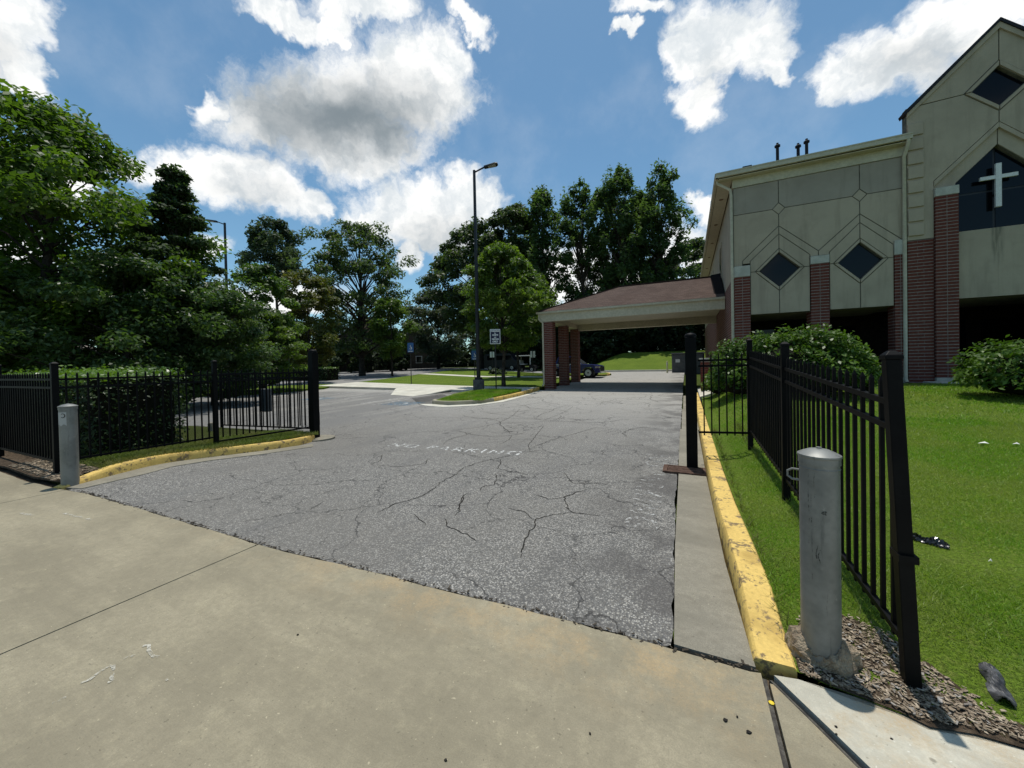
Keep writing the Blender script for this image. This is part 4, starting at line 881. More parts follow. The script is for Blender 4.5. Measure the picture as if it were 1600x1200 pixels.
# gable end
GY = 16.22; A = 8.43
def mir(p): return [(2*A-x, z) for x, z in p]
gp = [[(6.41, 5.31), (7.035, 5.31), (7.035, 7.08), (A, 8.52), (A, 8.84), (7.70, 9.55), (6.41, 9.52)],
      [(6.41, 9.52), (7.70, 9.55), (A, 10.33), (A, 11.30), (6.60, 9.52+.0)]]
gp[1] = [(6.60, 9.53), (7.70, 9.55), (A, 10.33), (A, 11.26)]
for q in gp + [mir(x) for x in gp]: panel(q, y=GY)
sur = [(7.035, 6.83), (7.55, 6.83), (7.55, 6.93), (A, 7.89), (A, 8.52), (7.035, 7.08)]
for q in (sur, mir(sur)):
    panel(q, y=GY+.07, name='window_surround')
hood = [(7.035, 7.08), (7.035, 6.92), (A, 8.36), (A, 8.52)]
for q in (hood, mir(hood)): part('hood_mould', MB().prism_xz(inset(q, .004), GY+.0, GY+.068), M_STUC, BH)
dl = [(7.70, 9.55), (7.86, 9.55), (A, 8.99), (A, 8.84)], [(7.70, 9.55), (A, 10.33), (A, 10.16), (7.86, 9.55)]
for q in list(dl)+[mir(x) for x in dl]: panel(q, y=GY, proud=.03, name='window_surround')
w = part('window', MB().prism_xz([(7.84, 9.55), (A, 8.97), (2*A-7.84, 9.55), (A, 10.18)], GY+.13, GY+.16), M_FRAME, BH)
part('pane', MB().prism_xz(inset([(7.86, 9.55), (A, 8.99), (2*A-7.86, 9.55), (A, 10.16)], .03), GY+.115, GY+.128), M_GLASS, w)
bw = [(7.55, 3.37), (A, 3.37), (A, 5.42), (7.55, 5.42)]
panel(bw, y=GY+.06, g=.001); panel(mir(bw), y=GY+.06, g=.001)
win = [(7.55, 5.42), (7.55, 6.93), (A, 7.89), (2*A-7.55, 6.93), (2*A-7.55, 5.42)]
w = part('window', MB().prism_xz(win, GY+.24, GY+.27), M_FRAME, BH, label='large pointed dark window behind the cross')
for q in ([(7.55, 5.42), (7.55, 6.58), (A, 6.58), (A, 5.42)], [(7.55, 6.58), (7.55, 6.93), (A, 7.89), (A, 6.58)]):
    for z in (q, mir(q)): part('pane', MB().prism_xz(inset(z, .03), GY+.225, GY+.238), M_GLASS, w)
cr = MB(); cr.box(A-.062, A+.062, GY+.02, GY+.09, 6.02, 7.31); part('cross_upright', cr, M_WHITE, BH, bevel=.008)
part('cross_arm', MB().box(8.05, A-.062, GY+.022, GY+.088, 6.86, 6.965).box(A+.062, 8.82, GY+.022, GY+.088, 6.86, 6.965), M_WHITE, BH)
part('cross_bracket', MB().box(A-.02, A+.02, GY+.09, GY+.235, 6.4, 6.46).box(A-.02, A+.02, GY+.09, GY+.235, 7.0, 7.06), M_FRAME, BH)
# quoin blocks up the gable's left edge and their mirror
for k in range(9):
    z0 = 5.45+k*.452
    for s in (0, 1):
        p = [(6.43, z0), (6.79, z0), (6.79, z0+.37), (6.43, z0+.37)]
        if z0+.385 > 9.45: continue
        part('quoin', MB().prism_xz(mir(p) if s else p, GY-.05, GY-.001), M_STUC, BH, bevel=.008)
# raking edge
def rake(s):
    q = [(6.37, 9.30), (A, 11.42), (A, 11.52), (6.33, 9.40)]; b = [(6.41, 9.21), (6.41, 9.335), (A, 11.415), (A, 11.24)]
    if s: q, b = mir(q), mir(b)
    part('metal_coping', MB().prism_xz(q, GY-.08, GY+.30), M_DKMETAL, BH); part('rake_board', MB().prism_xz(b, GY-.05, GY-.001), M_STUC, BH)
rake(0); rake(1)
part('wall_backing', BACK, M_JOINT, BH)
# main body, recess, side wall
part('upper_floor_slab', MB().box(1.9, 6.40, YF+.26, 19.4, 3.285, 3.5).box(6.41, 15.9, GY+.34, 19.4, 3.38, 3.6), M_STUC_D, BH)
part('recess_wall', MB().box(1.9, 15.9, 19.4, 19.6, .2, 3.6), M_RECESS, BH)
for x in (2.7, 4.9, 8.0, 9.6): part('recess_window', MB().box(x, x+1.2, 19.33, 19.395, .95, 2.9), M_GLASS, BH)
part('recess_floor', MB().box(1.9, 15.9, YF+.05, 19.4, .2, .70), M_CONC, BH)
SW = MB(); SW.box(1.63, 1.9, YF+.262, 41.5, 4.74, 8.38); part('side_wall', SW, M_STUC, BH)
part('side_brick_wall', MB().box(1.60, 1.88, YF+.262, 41.5, .0, 4.738), M_WBRICK, BH)
part('rear_wall', MB().box(1.64, 15.9, 41.5, 41.8, 0, 8.4), M_STUC, BH); part('right_wall', MB().box(15.9, 16.2, 16.5, 41.8, 0, 8.4), M_STUC, BH)
part('front_wall_right', MB().box(10.47, 15.9, 16.5, 16.8, .5, 8.4), M_STUC, BH)
for k, y in enumerate((22.0, 28.5, 35)):
    w = part('window', MB().box(1.60, 1.66, y-.42, y+.42, 5.95, 7.35), M_FRAME, BH); part('pane', MB().box(1.585, 1.598, y-.36, y+.36, 6.0, 7.3), M_GLASS, w)
    t = .09; part('window_surround', MB().box(1.59, 1.629, y-.62, y-.44, 5.75, 7.55).box(1.59, 1.629, y+.44, y+.62, 5.75, 7.55).box(1.59, 1.629, y-.43, y+.43, 7.37, 7.55).box(1.59, 1.629, y-.43, y+.43, 5.75, 5.93), M_STUC, BH)
# roof: low hips
rf = MB(); ex, ey, X1, Y1, ZE = 1.08, 15.98, 16.6, 42.3, 8.63; d = 5.2
sl_ = 1.55/d; yr = 16.9; zr_ = ZE+(yr-ey)*sl_; zt_ = ZE+1.55; xg = 6.395
rf.add([(ex, ey, ZE), (xg, ey, ZE), (xg, ey+d, zt_), (ex+d, ey+d, zt_), (xg, yr, zr_), (X1, yr, zr_), (X1-d, ey+d, zt_), (X1, Y1, ZE), (ex, Y1, ZE), (X1-d, Y1-d, zt_), (ex+d, Y1-d, zt_)],
       [(0, 1, 4, 2, 3), (4, 5, 6, 2), (0, 3, 10, 8), (5, 7, 9, 6), (7, 8, 10, 9), (3, 2, 6, 9, 10)])
part('roof', rf, M_SHING, BH)
part('gable_roof', MB().prism_xz([(7.4, 9.7), (A, 10.8), (2*A-7.4, 9.7), (2*A-7.4, 8.3), (7.4, 8.3)], GY+.30, 24), M_SHING, BH)
part('frieze', MB().box(1.61, 6.40, YF-.03, YF+.2, 8.075, 8.40), M_CREAM, BH)
part('soffit', MB().box(1.14, 6.40, 16.02, YF-.035, 8.385, 8.41).box(1.14, 1.60, YF-.034, 42, 8.385, 8.41), M_CREAM, BH)
gt = MB(); gt.box(1.05, 6.45, 15.93, 16.02, 8.44, 8.60).box(1.05, 6.45, 15.915, 15.93, 8.575, 8.615); part('gutter', gt, M_CREAM, BH)
gt = MB(); gt.box(1.04, 1.13, 15.935, 42.2, 8.44, 8.60).box(1.02, 1.04, 15.935, 42.2, 8.575, 8.615); part('gutter', gt, M_CREAM, BH)
for k in range(7): part('soffit_light', MB().lathe([(.075, 0), (.08, .02)], (1.37, 18.0+k*3.2, 8.362), 12), mat('soffit_light', (.20, .13, .08), .6) if k == 0 else bpy.data.materials['soffit_light'], BH)
def downspout(x, y, zt, zb, off):
    part('downspout', MB().tube([(x, y-off, zt), (x, y-off, zt-.10), (x, y-.06, zt-.42), (x, y-.06, zb+.12), (x, y-.14, zb)], [.05]*5, 8), M_CREAM, BH, True)
downspout(6.36, YF, 8.44, .78, .32)
part('downspout', MB().tube([(1.12, 16.2, 8.44), (1.12, 16.2, 8.32), (1.53, 16.24, 8.02), (1.565, 16.26, 7.8), (1.565, 16.26, .6)], [.05]*5, 8), M_CREAM, BH, True)
for x, y, z1 in ((3.25, 17.5, 9.97), (3.92, 17.6, 9.83), (4.18, 17.6, 9.93)):
    zr = ZE+(y-ey)*1.55/d; v = part('roof_vent', MB().lathe([(.085, zr-.1), (.085, zr+.03), (.052, zr+.06), (.052, z1-.13)], (x, y, 0), 14), M_DKMETAL, BH, True)
    part('vent_cowl', MB().lathe([(.05, z1-.16), (.095, z1-.15), (.095, z1-.09), (.04, z1-.05), (.04, z1)], (x, y, 0), 14), M_DKMETAL, v, True)
part('ridge_vent', MB().box(2.0, 2.3, 16.7, 17.0, 8.75, 9.0), M_DKMETAL, BH)
# brick piers: every brick its own piece on the largest faces
BR_W, BR_H, MT = .247, .075, .0275
_brick = {}
NB_LEFT = [300]
REST = MB()
def brick_at(x0, x1, y0, y1, z0, z1):
    if NB_LEFT[0] > 0:
        key = (round(x1-x0, 3), round(y1-y0, 3), round(z1-z0, 3))
        if key not in _brick: _brick[key] = mesh_of('brick', MB().box(0, key[0], 0, key[1], 0, key[2]), M_BRICK)
        b = wloc(BH); o = link('brick', _brick[key], BH, (x0-b.x, y0+random.uniform(-.002, .002)-b.y, z0-b.z)); NB_LEFT[0] -= 1
    else: REST.box(x0, x1, y0, y1, z0, z1)
CORE_ = MB()
def pier(x0, x1, y, z0, z1, bond, depth=.55, proud=.022):
    CORE_.box(x0+.006, x1-.006, y+.005, y+depth, z0, z1)
    n = int(round((z1-z0)/(BR_H+MT))); hgt = (z1-z0)/n-MT
    for i in range(n):
        za = z0+i*(hgt+MT)+MT*.5
        if bond == 'stack':
            w = (x1-x0-.016)/2; cols = [(x0, x0+w), (x1-w, x1)]
        else:
            w = x1-x0; k = .62 if i % 2 else .38; cols = [(x0, x0+w*k-.005), (x0+w*k+.005, x1)]
        for a, b in cols: brick_at(a, b, y, y+.10, za, za+hgt)
        REST.box(x0, x0+.0101, y+.12, y+depth, za, za+hgt)
pier(6.425, 7.025, GY+.005, .68, 5.30, 'running', .5)
pier(7.037, 7.545, GY-.07, .93, 6.57, 'stack', .6)
pier(3.945, 4.455, YF-.035, .70, 4.91, 'stack', .6)
pier(1.645, 2.142, YF-.035, .70, 4.72, 'stack', .5)
pier(6.128, 6.41, YF-.035, .93, 4.92, 'stack', .5)
pier(2*A-7.545, 2*A-7.037, GY-.07, .93, 6.57, 'stack', .6); pier(2*A-7.025, 2*A-6.425, GY+.005, .68, 5.30, 'running', .5)
_rb = part('brick', REST, M_BRICK, BH); _rb['kind'] = 'stuff'; _rb.name = 'remaining_bricks'
part('pier_core', CORE_, M_MORTAR, BH)
for a, b, y, z0, z1 in ((7.03, 7.555, GY-.085, 6.575, 6.825), (2*A-7.555, 2*A-7.03, GY-.085, 6.575, 6.825), (3.94, 4.46, YF-.05, 4.915, 5.185), (1.635, 2.145, YF-.05, 4.725, 5.125), (6.122, 6.405, YF-.05, 4.925, 5.39)):
    part('cap_stone', MB().box(a, b, y, y+.4, z0, z1), M_CAPST, BH, bevel=.006)
for a, b, y, z0, z1 in ((7.03, 7.555, GY-.09, .55, .925), (2*A-7.555, 2*A-7.03, GY-.09, .55, .925), (6.122, 6.405, YF-.06, .5, .925)):
    part('base_stone', MB().box(a, b, y, y+.66, z0, z1), M_CAPST, BH, bevel=.006)

# ------------------------------------------------------------------ drive-through canopy
CN = thing('entrance_canopy', (-3.0, 22.3, .25), 'drive through canopy with a brown hipped roof and brick columns beside the hall', 'canopy')
CY0, CY1, CX0, CX1 = 19.5, 25.4, -7.55, 1.58
ze, zb = 4.50, 3.97
part('roof', MB().add([(CX0-.12, CY0-.12, ze+.02), (CX1+.0, CY0-.12, ze+.02), (CX1, CY1+.12, ze+.02), (CX0-.12, CY1+.12, ze+.02), (-3.60, 22.45, 6.07), (CX1, 22.45, 6.07)],
     [(0, 1, 5, 4), (2, 3, 4, 5), (3, 0, 4), (1, 2, 5), (3, 2, 1, 0)]), M_SHING, CN)
part('ridge_cap', MB().bar((-3.6, 22.45, 6.085), (CX1, 22.45, 6.085), .22, .03), M_SHING, CN); part('ridge_cap', MB().bar((CX0-.1, CY0-.1, ze+.04), (-3.6, 22.45, 6.085), .2, .03), M_SHING, CN)
fa = MB(); fa.box(CX0+.05, CX1, CY0, CY0+.42, zb, ze); part('front_beam', fa, M_CREAM, CN)
part('back_beam', MB().box(CX0+.05, CX1, CY1-.42, CY1, zb-.12, ze), M_CREAM, CN)
part('end_beam', MB().box(CX0+.05, CX0+.75, CY0+.421, CY1-.421, zb+.003, ze), M_CREAM, CN)
part('ceiling', MB().box(CX0+.75, CX1, CY0+.42, CY1-.42, zb+.28, zb+.33), M_CREAM, CN)
part('gutter', MB().box(CX0-.1, CX1, CY0-.12, CY0-.002, ze-.09, ze+.012).box(CX0-.1, CX0+.048, CY0-.001, CY1+.1, ze-.09, ze+.012), M_CREAM, CN)
part('wall_flashing', MB().add([(CX1-.42, 22.0, 6.08), (CX1-.0, 22.0, 6.12), (CX1+.01, CY0+.25, 4.72), (CX1-.42, CY0+.25, 4.70), (CX1-.42, 22.0, 5.7), (CX1, 22.0, 5.7), (CX1+.01, CY0+.25, 4.5), (CX1-.42, CY0+.25, 4.5)], [(0, 1, 2, 3), (3, 2, 6, 7), (0, 3, 7, 4), (1, 5, 6, 2), (4, 7, 6, 5), (0, 4, 5, 1)]), mat('dark_flashing', (.022, .017, .016), .95, .03), CN)
part('downspout', MB().tube([(-7.5, CY0-.06, 4.4), (-7.5, CY0-.06, 4.1), (-7.30, CY0-.0, 3.9), (-7.30, CY0+.02, .5), (-7.34, CY0-.1, .38)], [.05]*5, 8), M_CREAM, CN, True)
def column(x, y, s, z0, z1):
    c = part('column', MB().box(x-s+.006, x+s-.006, y-s+.006, y+s-.006, z0, z1), M_MORTAR, CN)
    mb = MB(); n = int((z1-z0)/.1025); w = 2*s
    for i in range(n):
        za = z0+i*.1025; zc = za+.078
        cuts = [0, .5, 1] if i % 2 else [0, .26, .74, 1]
        for a, b in zip(cuts, cuts[1:]):
            a = a*w+(.005 if a > 0 else 0); b = b*w-(.005 if b < 1 else 0)
            mb.box(x-s+a, x-s+b, y-s, y-s+.03, za, zc); mb.box(x-s+a, x-s+b, y+s-.03, y+s, za, zc)
            a2, b2 = max(a, .031), min(b, w-.031)
            mb.box(x-s, x-s+.03, y-s+a2, y-s+b2, za, zc); mb.box(x+s-.03, x+s, y-s+a2, y-s+b2, za, zc)
    o = part('brickwork', mb, M_BRICK, c); o['kind'] = 'stuff'
for y in (19.82, 22.45, 25.08): column(-7.02, y, .265, .15, zb+.02)
PB = thing('brick_pedestal', (.98, 17.9, .2), 'low red brick pedestal with a stone cap beside the canopy driveway', 'pedestal')
def pedestal():
    x0, x1, y0, y1, z0, z1 = .50, 1.42, 17.4, 18.1, .12, 1.62
    part('core', MB().box(x0+.012, x1-.012, y0+.012, y1-.012, z0, z1), M_MORTAR, PB); mb = MB()
    for i in range(int((z1-z0)/.1025)):
        za = z0+i*.1025
        for a, b in ([(0, .3), (.31, .61), (.62, .92)] if i % 2 else [(0, .15), (.16, .46), (.47, .77), (.78, .92)]): mb.box(x0+a, x0+b, y0, y0+.03, za, za+.0925)
        for a, b in ([(.031, .33), (.34, .70)] if i % 2 else [(.031, .18), (.19, .5), (.51, .70)]): mb.box(x0, x0+.03, y0+a, y0+b, za, za+.0925)
    o = part('brickwork', mb, M_BRICK, PB); o['kind'] = 'stuff'
    part('cap', MB().box(x0-.05, x1+.05, y0-.05, y1+.05, z1, z1+.1), M_CAPST, PB, bevel=.01)
pedestal()
# ------------------------------------------------------------------ lamp posts
def street_lamp(x, y, z, h, arm, label, base=True):
    r = thing('street_lamp', (x, y, z), label, 'street lamp', 'tall car park lamps'); a = Vector((arm[0], arm[1], 0)).normalized()
    s0, s1 = .085, .055; mb = MB(); mb.hexa([(x-s0, y-s0, z+.5), (x+s0, y-s0, z+.5), (x+s0, y+s0, z+.5), (x-s0, y+s0, z+.5)], [(x-s1, y-s1, z+h), (x+s1, y-s1, z+h), (x+s1, y+s1, z+h), (x-s1, y+s1, z+h)])
    part('pole', mb, M_LAMP, r, bevel=.008)
    part('base_cover', MB().box(x-.15, x+.15, y-.15, y+.15, z+.62, z+.74), M_LAMP, r, bevel=.01)
    part('concrete_base', MB().lathe([(.30, -.2), (.30, .60), (.28, .62)], (x, y, z), 24), mat('dark_concrete', (.10, .10, .10), .9, .2, fn=two((.075, .075, .078), (.13, .13, .128), 6)), r, True)
    up = Vector((0, 0, 1)); p = Vector((x, y, z+h-.12)); tip = p+a*.55+up*.22
    part('arm', MB().bar(p, tip, .06, .06), M_LAMP, r)
    q = tip+a*.62+up*.10; side = Vector((-a.y, a.x, 0)); ax = (q-tip).normalized(); nn = side.cross(ax) if side.cross(ax).z > 0 else ax.cross(side)
    hd = MB(); w = .20
    hd.hexa([tip-side*.10-nn*.05, tip+side*.10-nn*.05, q+side*w-nn*.04, q-side*w-nn*.04] if True else [], [tip-side*.08+nn*.05, tip+side*.08+nn*.05, q+side*(w-.04)+nn*.03, q-side*(w-.04)+nn*.03])
    e = q+ax*.12; hd.hexa([q-side*w-nn*.04, q+side*w-nn*.04, e+side*.12-nn*.03, e-side*.12-nn*.03], [q-side*(w-.04)+nn*.03, q+side*(w-.04)+nn*.03, e+side*.1+nn*.01, e-side*.1+nn*.01])
    hobj = part('lamp_head', hd, M_LAMP, r)
    m = tip.lerp(q, .35); l = MB(); l.hexa([m-side*.11-nn*.060, m+side*.11-nn*.060, q+side*.15-nn*.055, q-side*.15-nn*.055], [m-side*.11-nn*.048, m+side*.11-nn*.048, q+side*.15-nn*.04, q-side*.15-nn*.04])
    part('lens', l, M_LENS, hobj)
    return r
street_lamp(-10.2, 17.25, .22, 11.85, (.96, .28), 'tall dark lamp post with one head pointing right, on the grass island', False)
street_lamp(-29.6, 15.2, .2, 11.9, (-.9, -.42), 'tall dark lamp post rising behind the cedar with its head pointing left')

# ------------------------------------------------------------------ signs
def face_dir(x, y):   # signs face the drive entrance
    d = Vector((-x, -y, 0)).normalized(); return d
def sign(x, y, z, h, w, ht, label, kind, yaw=None):
    r = thing('sign', (x, y, z), label, 'sign', 'parking signs on posts'); n = face_dir(x, y) if yaw is None else Vector(yaw).normalized()
    sx = Vector((-n.y, n.x, 0)); up = Vector((0, 0, 1)); b = Vector((x, y, z))
    part('pole', MB().tube([b-up*.1, b+up*(h-.04)], .03, 8), M_LAMP, r, True)
    return r, n, sx, up, b
def plate(r, name, c, sx, n, w, h, m, t=.006):
    up = Vector((0, 0, 1)); mb = MB(); a = c-sx*w/2-up*h/2
    q = [a, a+sx*w, a+sx*w+up*h, a+up*h]; mb.hexa([p-n*t for p in q][::1], q); return part(name, mb, m, r)
r, n, sx, up, b = sign(-8.95, 16.9, .31, 3.12, .53, .76, 'navy white bordered sign reading PARKING for GUESTS and VISITORS ONLY beside the lamp post', 0)
c = b+up*2.76+n*.05
pl_ = plate(r, 'sign_border', c, sx, n, .53, .76, M_SIGN_W); plate(r, 'sign_face', c+n*.010, sx, n, .46, .69, M_SIGN_N)
for txt, sz, dz in (('PARKING', .115, .245), ('for', .075, .150), ('GUESTS', .100, .045), ('and', .075, -.055), ('VISITORS', .100, -.170), ('ONLY', .120, -.300)):
    lettering(txt, sz, M_SIGN_W, r, c+n*.018+up*(dz-sz*.0), sx, up, 'sign_text', align='CENTER', font_bold=.006, extrude=.001, spacing=.95, sx=.92)
def access(x, y, z, h, w, ht, label, pointed=False):
    r, n, sx, up, b = sign(x, y, z, h, w, ht, label, 1); c = b+up*(h-ht/2)+n*.05
    plate(r, 'sign_face', c, sx, n, w, ht, M_SIGN_B)
    if pointed: plate(r, 'sign_topper', c+up*(ht/2+.06)-n*.01, sx, n, w*.9, .12, M_SIGN_G)
    q = MB(); a0 = c+n*.012
    pts = [a0+sx*math.cos(t)*w*.20+up*(math.sin(t)*w*.20-ht*.05) for t in np.linspace(-2.6, 1.3, 10)]; q.tube(pts, w*.035, 5)
    q.tube([a0-sx*w*.03+up*ht*.24, a0-sx*w*.02+up*ht*.0, a0+sx*w*.14+up*(-ht*.01), a0+sx*w*.2-up*ht*.2], w*.04, 5)
    part('access_symbol', q, M_SIGN_W, r)
    plate(r, 'plate_line', c-up*ht*.40+n*.008, sx, n, w*.7, ht*.05, M_SIGN_W)
access(-18.0, 20.95, .38, 2.95, .42, .68, 'blue accessible parking sign on a thin pole at the front of the grass plot', False)
access(-13.05, 21.6, .36, 2.25, .40, .62, 'blue accessible parking sign just left of the tall lamp post', True)
def small_sign(x, y, z, h, label):
    r, n, sx, up, b = sign(x, y, z, h, .2, .6, label, 2)
    for s in (-1, 1): plate(r, 'sign_face', b+up*(h-.32)+sx*s*.14+n*.05, sx, n, .20, .62, M_SIGN_W)
small_sign(-19.6, 36.2, .75, 2.35, 'pair of narrow white signs on a thin post behind the shrubs')
small_sign(-13.6, 33.4, .55, 2.35, 'pair of narrow white signs on a thin post near the golf cart')

# ------------------------------------------------------------------ vehicles
def vehicle_wheels(r, pts, rad, w, yaw_side):
    for (x, y, z) in pts:
        t = part('wheel', MB().tube([(x, y-w/2, z+rad), (x, y+w/2, z+rad)], rad, 20), M_TYRE, r, True)
        yy = y-w/2-.012; part('rim', MB().tube([(x, yy, z+rad), (x, yy+.02, z+rad)], rad*.64, 16), M_RIM, t, True)
        part('hub', MB().tube([(x, yy-.012, z+rad), (x, yy+.0, z+rad)], rad*.16, 8), M_TYRE, t)
def pickup():
    x0, y, z = -11.5, 29.5, .47     # it faces the hall (+X)
    r = thing('pickup_truck', (x0+2.7, y, z), 'dark blue pickup truck parked beyond the canopy columns', 'pickup truck')
    P = lambda q: [(x0+(a+.72 if a < 1.72 else a), z+b) for a, b in q]
    body = [(0.05, .52), (.0, .62), (.04, 1.02), (1.72, 1.04), (1.80, 1.08), (3.75, 1.08), (4.9, 1.02), (5.28, .93), (5.40, .72), (5.40, .40), (5.05, .34), (4.98, .56), (4.78, .78), (4.50, .82), (4.22, .78), (4.04, .56), (3.98, .34), (1.51, .36), (1.46, .56), (1.27, .78), (.98, .82), (.70, .78), (.52, .56), (.48, .44)]
    part('body', MB().prism_xz(P(body), y-.93, y+.93), M_TRUCK, r, bevel=.035)
    cab = MB(); yb, yt = .90, .72
    bq = [(1.78, 1.075), (4.0, 1.075)]; tq = [(2.02, 1.72), (3.22, 1.72)]
    cab.hexa([(x0+bq[0][0], y-yb, z+1.075), (x0+bq[1][0], y-yb, z+1.075), (x0+bq[1][0], y+yb, z+1.075), (x0+bq[0][0], y+yb, z+1.075)],
             [(x0+tq[0][0], y-yt, z+1.72), (x0+tq[1][0], y-yt, z+1.72), (x0+tq[1][0], y+yt, z+1.72), (x0+tq[0][0], y+yt, z+1.72)])
    part('cab', cab, M_TRUCK, r, bevel=.04)
    def side_glass(a0, a1, b0, b1):
        yy = lambda h: y-(yb-(yb-yt)*(h-1.075)/.645)-.006
        q = [(x0+a0, yy(1.14), z+1.14), (x0+a1, yy(1.14), z+1.14), (x0+b1, yy(1.64), z+1.64), (x0+b0, yy(1.64), z+1.64)]
        return MB().add(q+[(p[0], p[1]+.01, p[2]) for p in q], [(0, 1, 2, 3), (7, 6, 5, 4), (0, 4, 5, 1), (1, 5, 6, 2), (2, 6, 7, 3), (3, 7, 4, 0)])
    part('side_window', side_glass(1.92, 2.70, 2.08, 2.70), M_GLASS, r); part('side_window', side_glass(2.80, 3.80, 2.80, 3.22), M_GLASS, r)
    ws = [(x0+4.005, y-.82, z+1.10), (x0+4.005, y+.82, z+1.10), (x0+3.262, y+.68, z+1.68), (x0+3.262, y-.68, z+1.68)]
    part('windscreen', MB().add(ws+[(p[0]-.02, p[1], p[2]-.02) for p in ws], [(0, 1, 2, 3), (7, 6, 5, 4), (0, 4, 5, 1), (1, 5, 6, 2), (2, 6, 7, 3), (3, 7, 4, 0)]), mat('windscreen_glass', (.06, .065, .07), .1, .6), r)
    part('window_trim', MB().box(x0+1.85, x0+3.95, y-.945, y-.935, z+1.06, z+1.09), M_CHROME, r)
    part('headlight', MB().box(x0+5.05, x0+5.40, y-.945, y-.70, z+.74, z+.90), M_CHROME, r); part('headlight', MB().box(x0+5.05, x0+5.40, y+.70, y+.945, z+.74, z+.90), M_CHROME, r)
    part('grille', MB().box(x0+5.395, x0+5.42, y-.68, y+.68, z+.52, z+.88), M_TYRE, r)
    part('bumper', MB().box(x0+5.33, x0+5.50, y-.90, y+.90, z+.36, z+.50).box(x0+.62, x0+.74, y-.9, y+.9, z+.44, z+.58), M_CHROME, r, bevel=.02)
    part('bed_rail', MB().box(x0+.78, x0+1.74, y-.935, y-.86, z+1.045, z+1.08).box(x0+.78, x0+1.74, y+.86, y+.935, z+1.04, z+1.075), M_CHROME, r)
    part('wing_mirror', MB().box(x0+3.55, x0+3.70, y-1.12, y-.93, z+1.10, z+1.28), M_TRUCK, r, bevel=.02); part('door_handle', MB().box(x0+2.85, x0+3.02, y-.95, y-.93, z+.94, z+.98), M_CHROME, r); part('door_handle', MB().box(x0+1.95, x0+2.1, y-.95, y-.93, z+.94, z+.98), M_CHROME, r)
    vehicle_wheels(r, [(x0+1.70, y-.82, z), (x0+4.5, y-.82, z), (x0+1.70, y+.82, z), (x0+4.5, y+.82, z)], .39, .26, -1)
pickup()
def golf_cart():
    x, y, z = -16.9, 39.6, .78
    r = thing('golf_cart', (x, y, z), 'white roofed golf cart parked at the back of the car park', 'golf cart')
    part('body', MB().prism_xz([(x-1.2, z+.35), (x-1.2, z+.75), (x-.5, z+.78), (x-.4, z+.45), (x+.45, z+.42), (x+.6, z+.80), (x+1.15, z+.72), (x+1.25, z+.35)], y-.58, y+.58), M_TYRE, r, bevel=.03)
    part('seat', MB().box(x-.7, x-.05, y-.52, y+.52, z+.80, z+.92).box(x-.74, x-.62, y-.52, y+.52, z+.94, z+1.35), M_LENS, r, bevel=.03)
    part('roof', MB().box(x-1.15, x+.95, y-.62, y+.62, z+1.80, z+1.88), M_WHITE, r, bevel=.02)
    for a, c in ((-.95, -.55), (.8, -.55), (-.95, .55), (.8, .55)): part('roof_post', MB().box(x+a-.02, x+a+.02, y+c-.02, y+c+.02, z+.70, z+1.80), M_WHITE if a < 0 else M_TYRE, r)
    part('front_shield', MB().box(x+.55, x+.62, y-.4, y-.25, z+.8, z+1.79), M_WHITE, r)
    vehicle_wheels(r, [(x-.8, y-.5, z), (x+.85, y-.5, z), (x-.8, y+.5, z), (x+.85, y+.5, z)], .25, .2, -1)
golf_cart()
def van():
    x, y, z = -21.6, 43.0, .90
    r = thing('van', (x, y, z), 'dark boxy van parked in the shade left of the golf cart', 'van')
    part('body', MB().prism_xz([(x-2.4, z+.35), (x-2.4, z+2.05), (x-2.2, z+2.15), (x+1.4, z+2.15), (x+1.9, z+1.35), (x+2.45, z+1.15), (x+2.5, z+.35)], y-.95, y+.95), M_FRAME, r, bevel=.05)
    for a in (-1.9, -.6, .6): part('side_window', MB().box(x+a, x+a+.95, y-.965, y-.945, z+1.35, z+1.9), M_GLASS, r)
    part('headlight', MB().box(x+2.35, x+2.515, y-.85, y-.6, z+.8, z+1.0), M_CHROME, r)
    vehicle_wheels(r, [(x-1.5, y-.85, z), (x+1.6, y-.85, z), (x-1.5, y+.85, z), (x+1.6, y+.85, z)], .34, .22, -1)
van()
# ------------------------------------------------------------------ utility box, marker post
ub = thing('utility_cabinet', (-.0, 36.0, .66), 'grey metal utility cabinet with a white label behind the canopy', 'utility cabinet')
part('body', MB().box(-1.25, 1.3, 35.4, 36.6, .5, 2.25), M_GREY, ub, bevel=.03); part('lid', MB().box(-1.32, 1.37, 35.33, 36.67, 2.25, 2.34), M_GREY, ub, bevel=.02)
part('label_plate', MB().box(-.95, -.60, 35.375, 35.395, 1.52, 1.80), M_WHITE, ub); part('door_gap', MB().box(-.01, .01, 35.38, 35.395, .75, 2.15), M_FRAME, ub)
mp_ = thing('marker_post', (-1.62, 35.2, .66), 'slim pale yellow marker post left of the grey utility cabinet', 'marker post')
part('post', MB().lathe([(.07, -.1), (.07, .95), (.05, 1.0), (.01, 1.01)], (-1.62, 35.2, .66), 14), mat('pale_yellow', (.62, .58, .32), .6, .3), mp_, True); part('band', MB().lathe([(.073, .7), (.073, .8)], (-1.62, 35.2, .66), 14), M_WHITE, mp_, True)

st = thing('stub_post', (-10.3, 4.87, .0), 'short weathered stub post standing behind the left fence panel', 'post')
part('post', MB().lathe([(.06, -.1), (.06, .30), (.05, .33), (.01, .34)], (-10.3, 4.87, .03), 12), M_CONC_P, st, True)

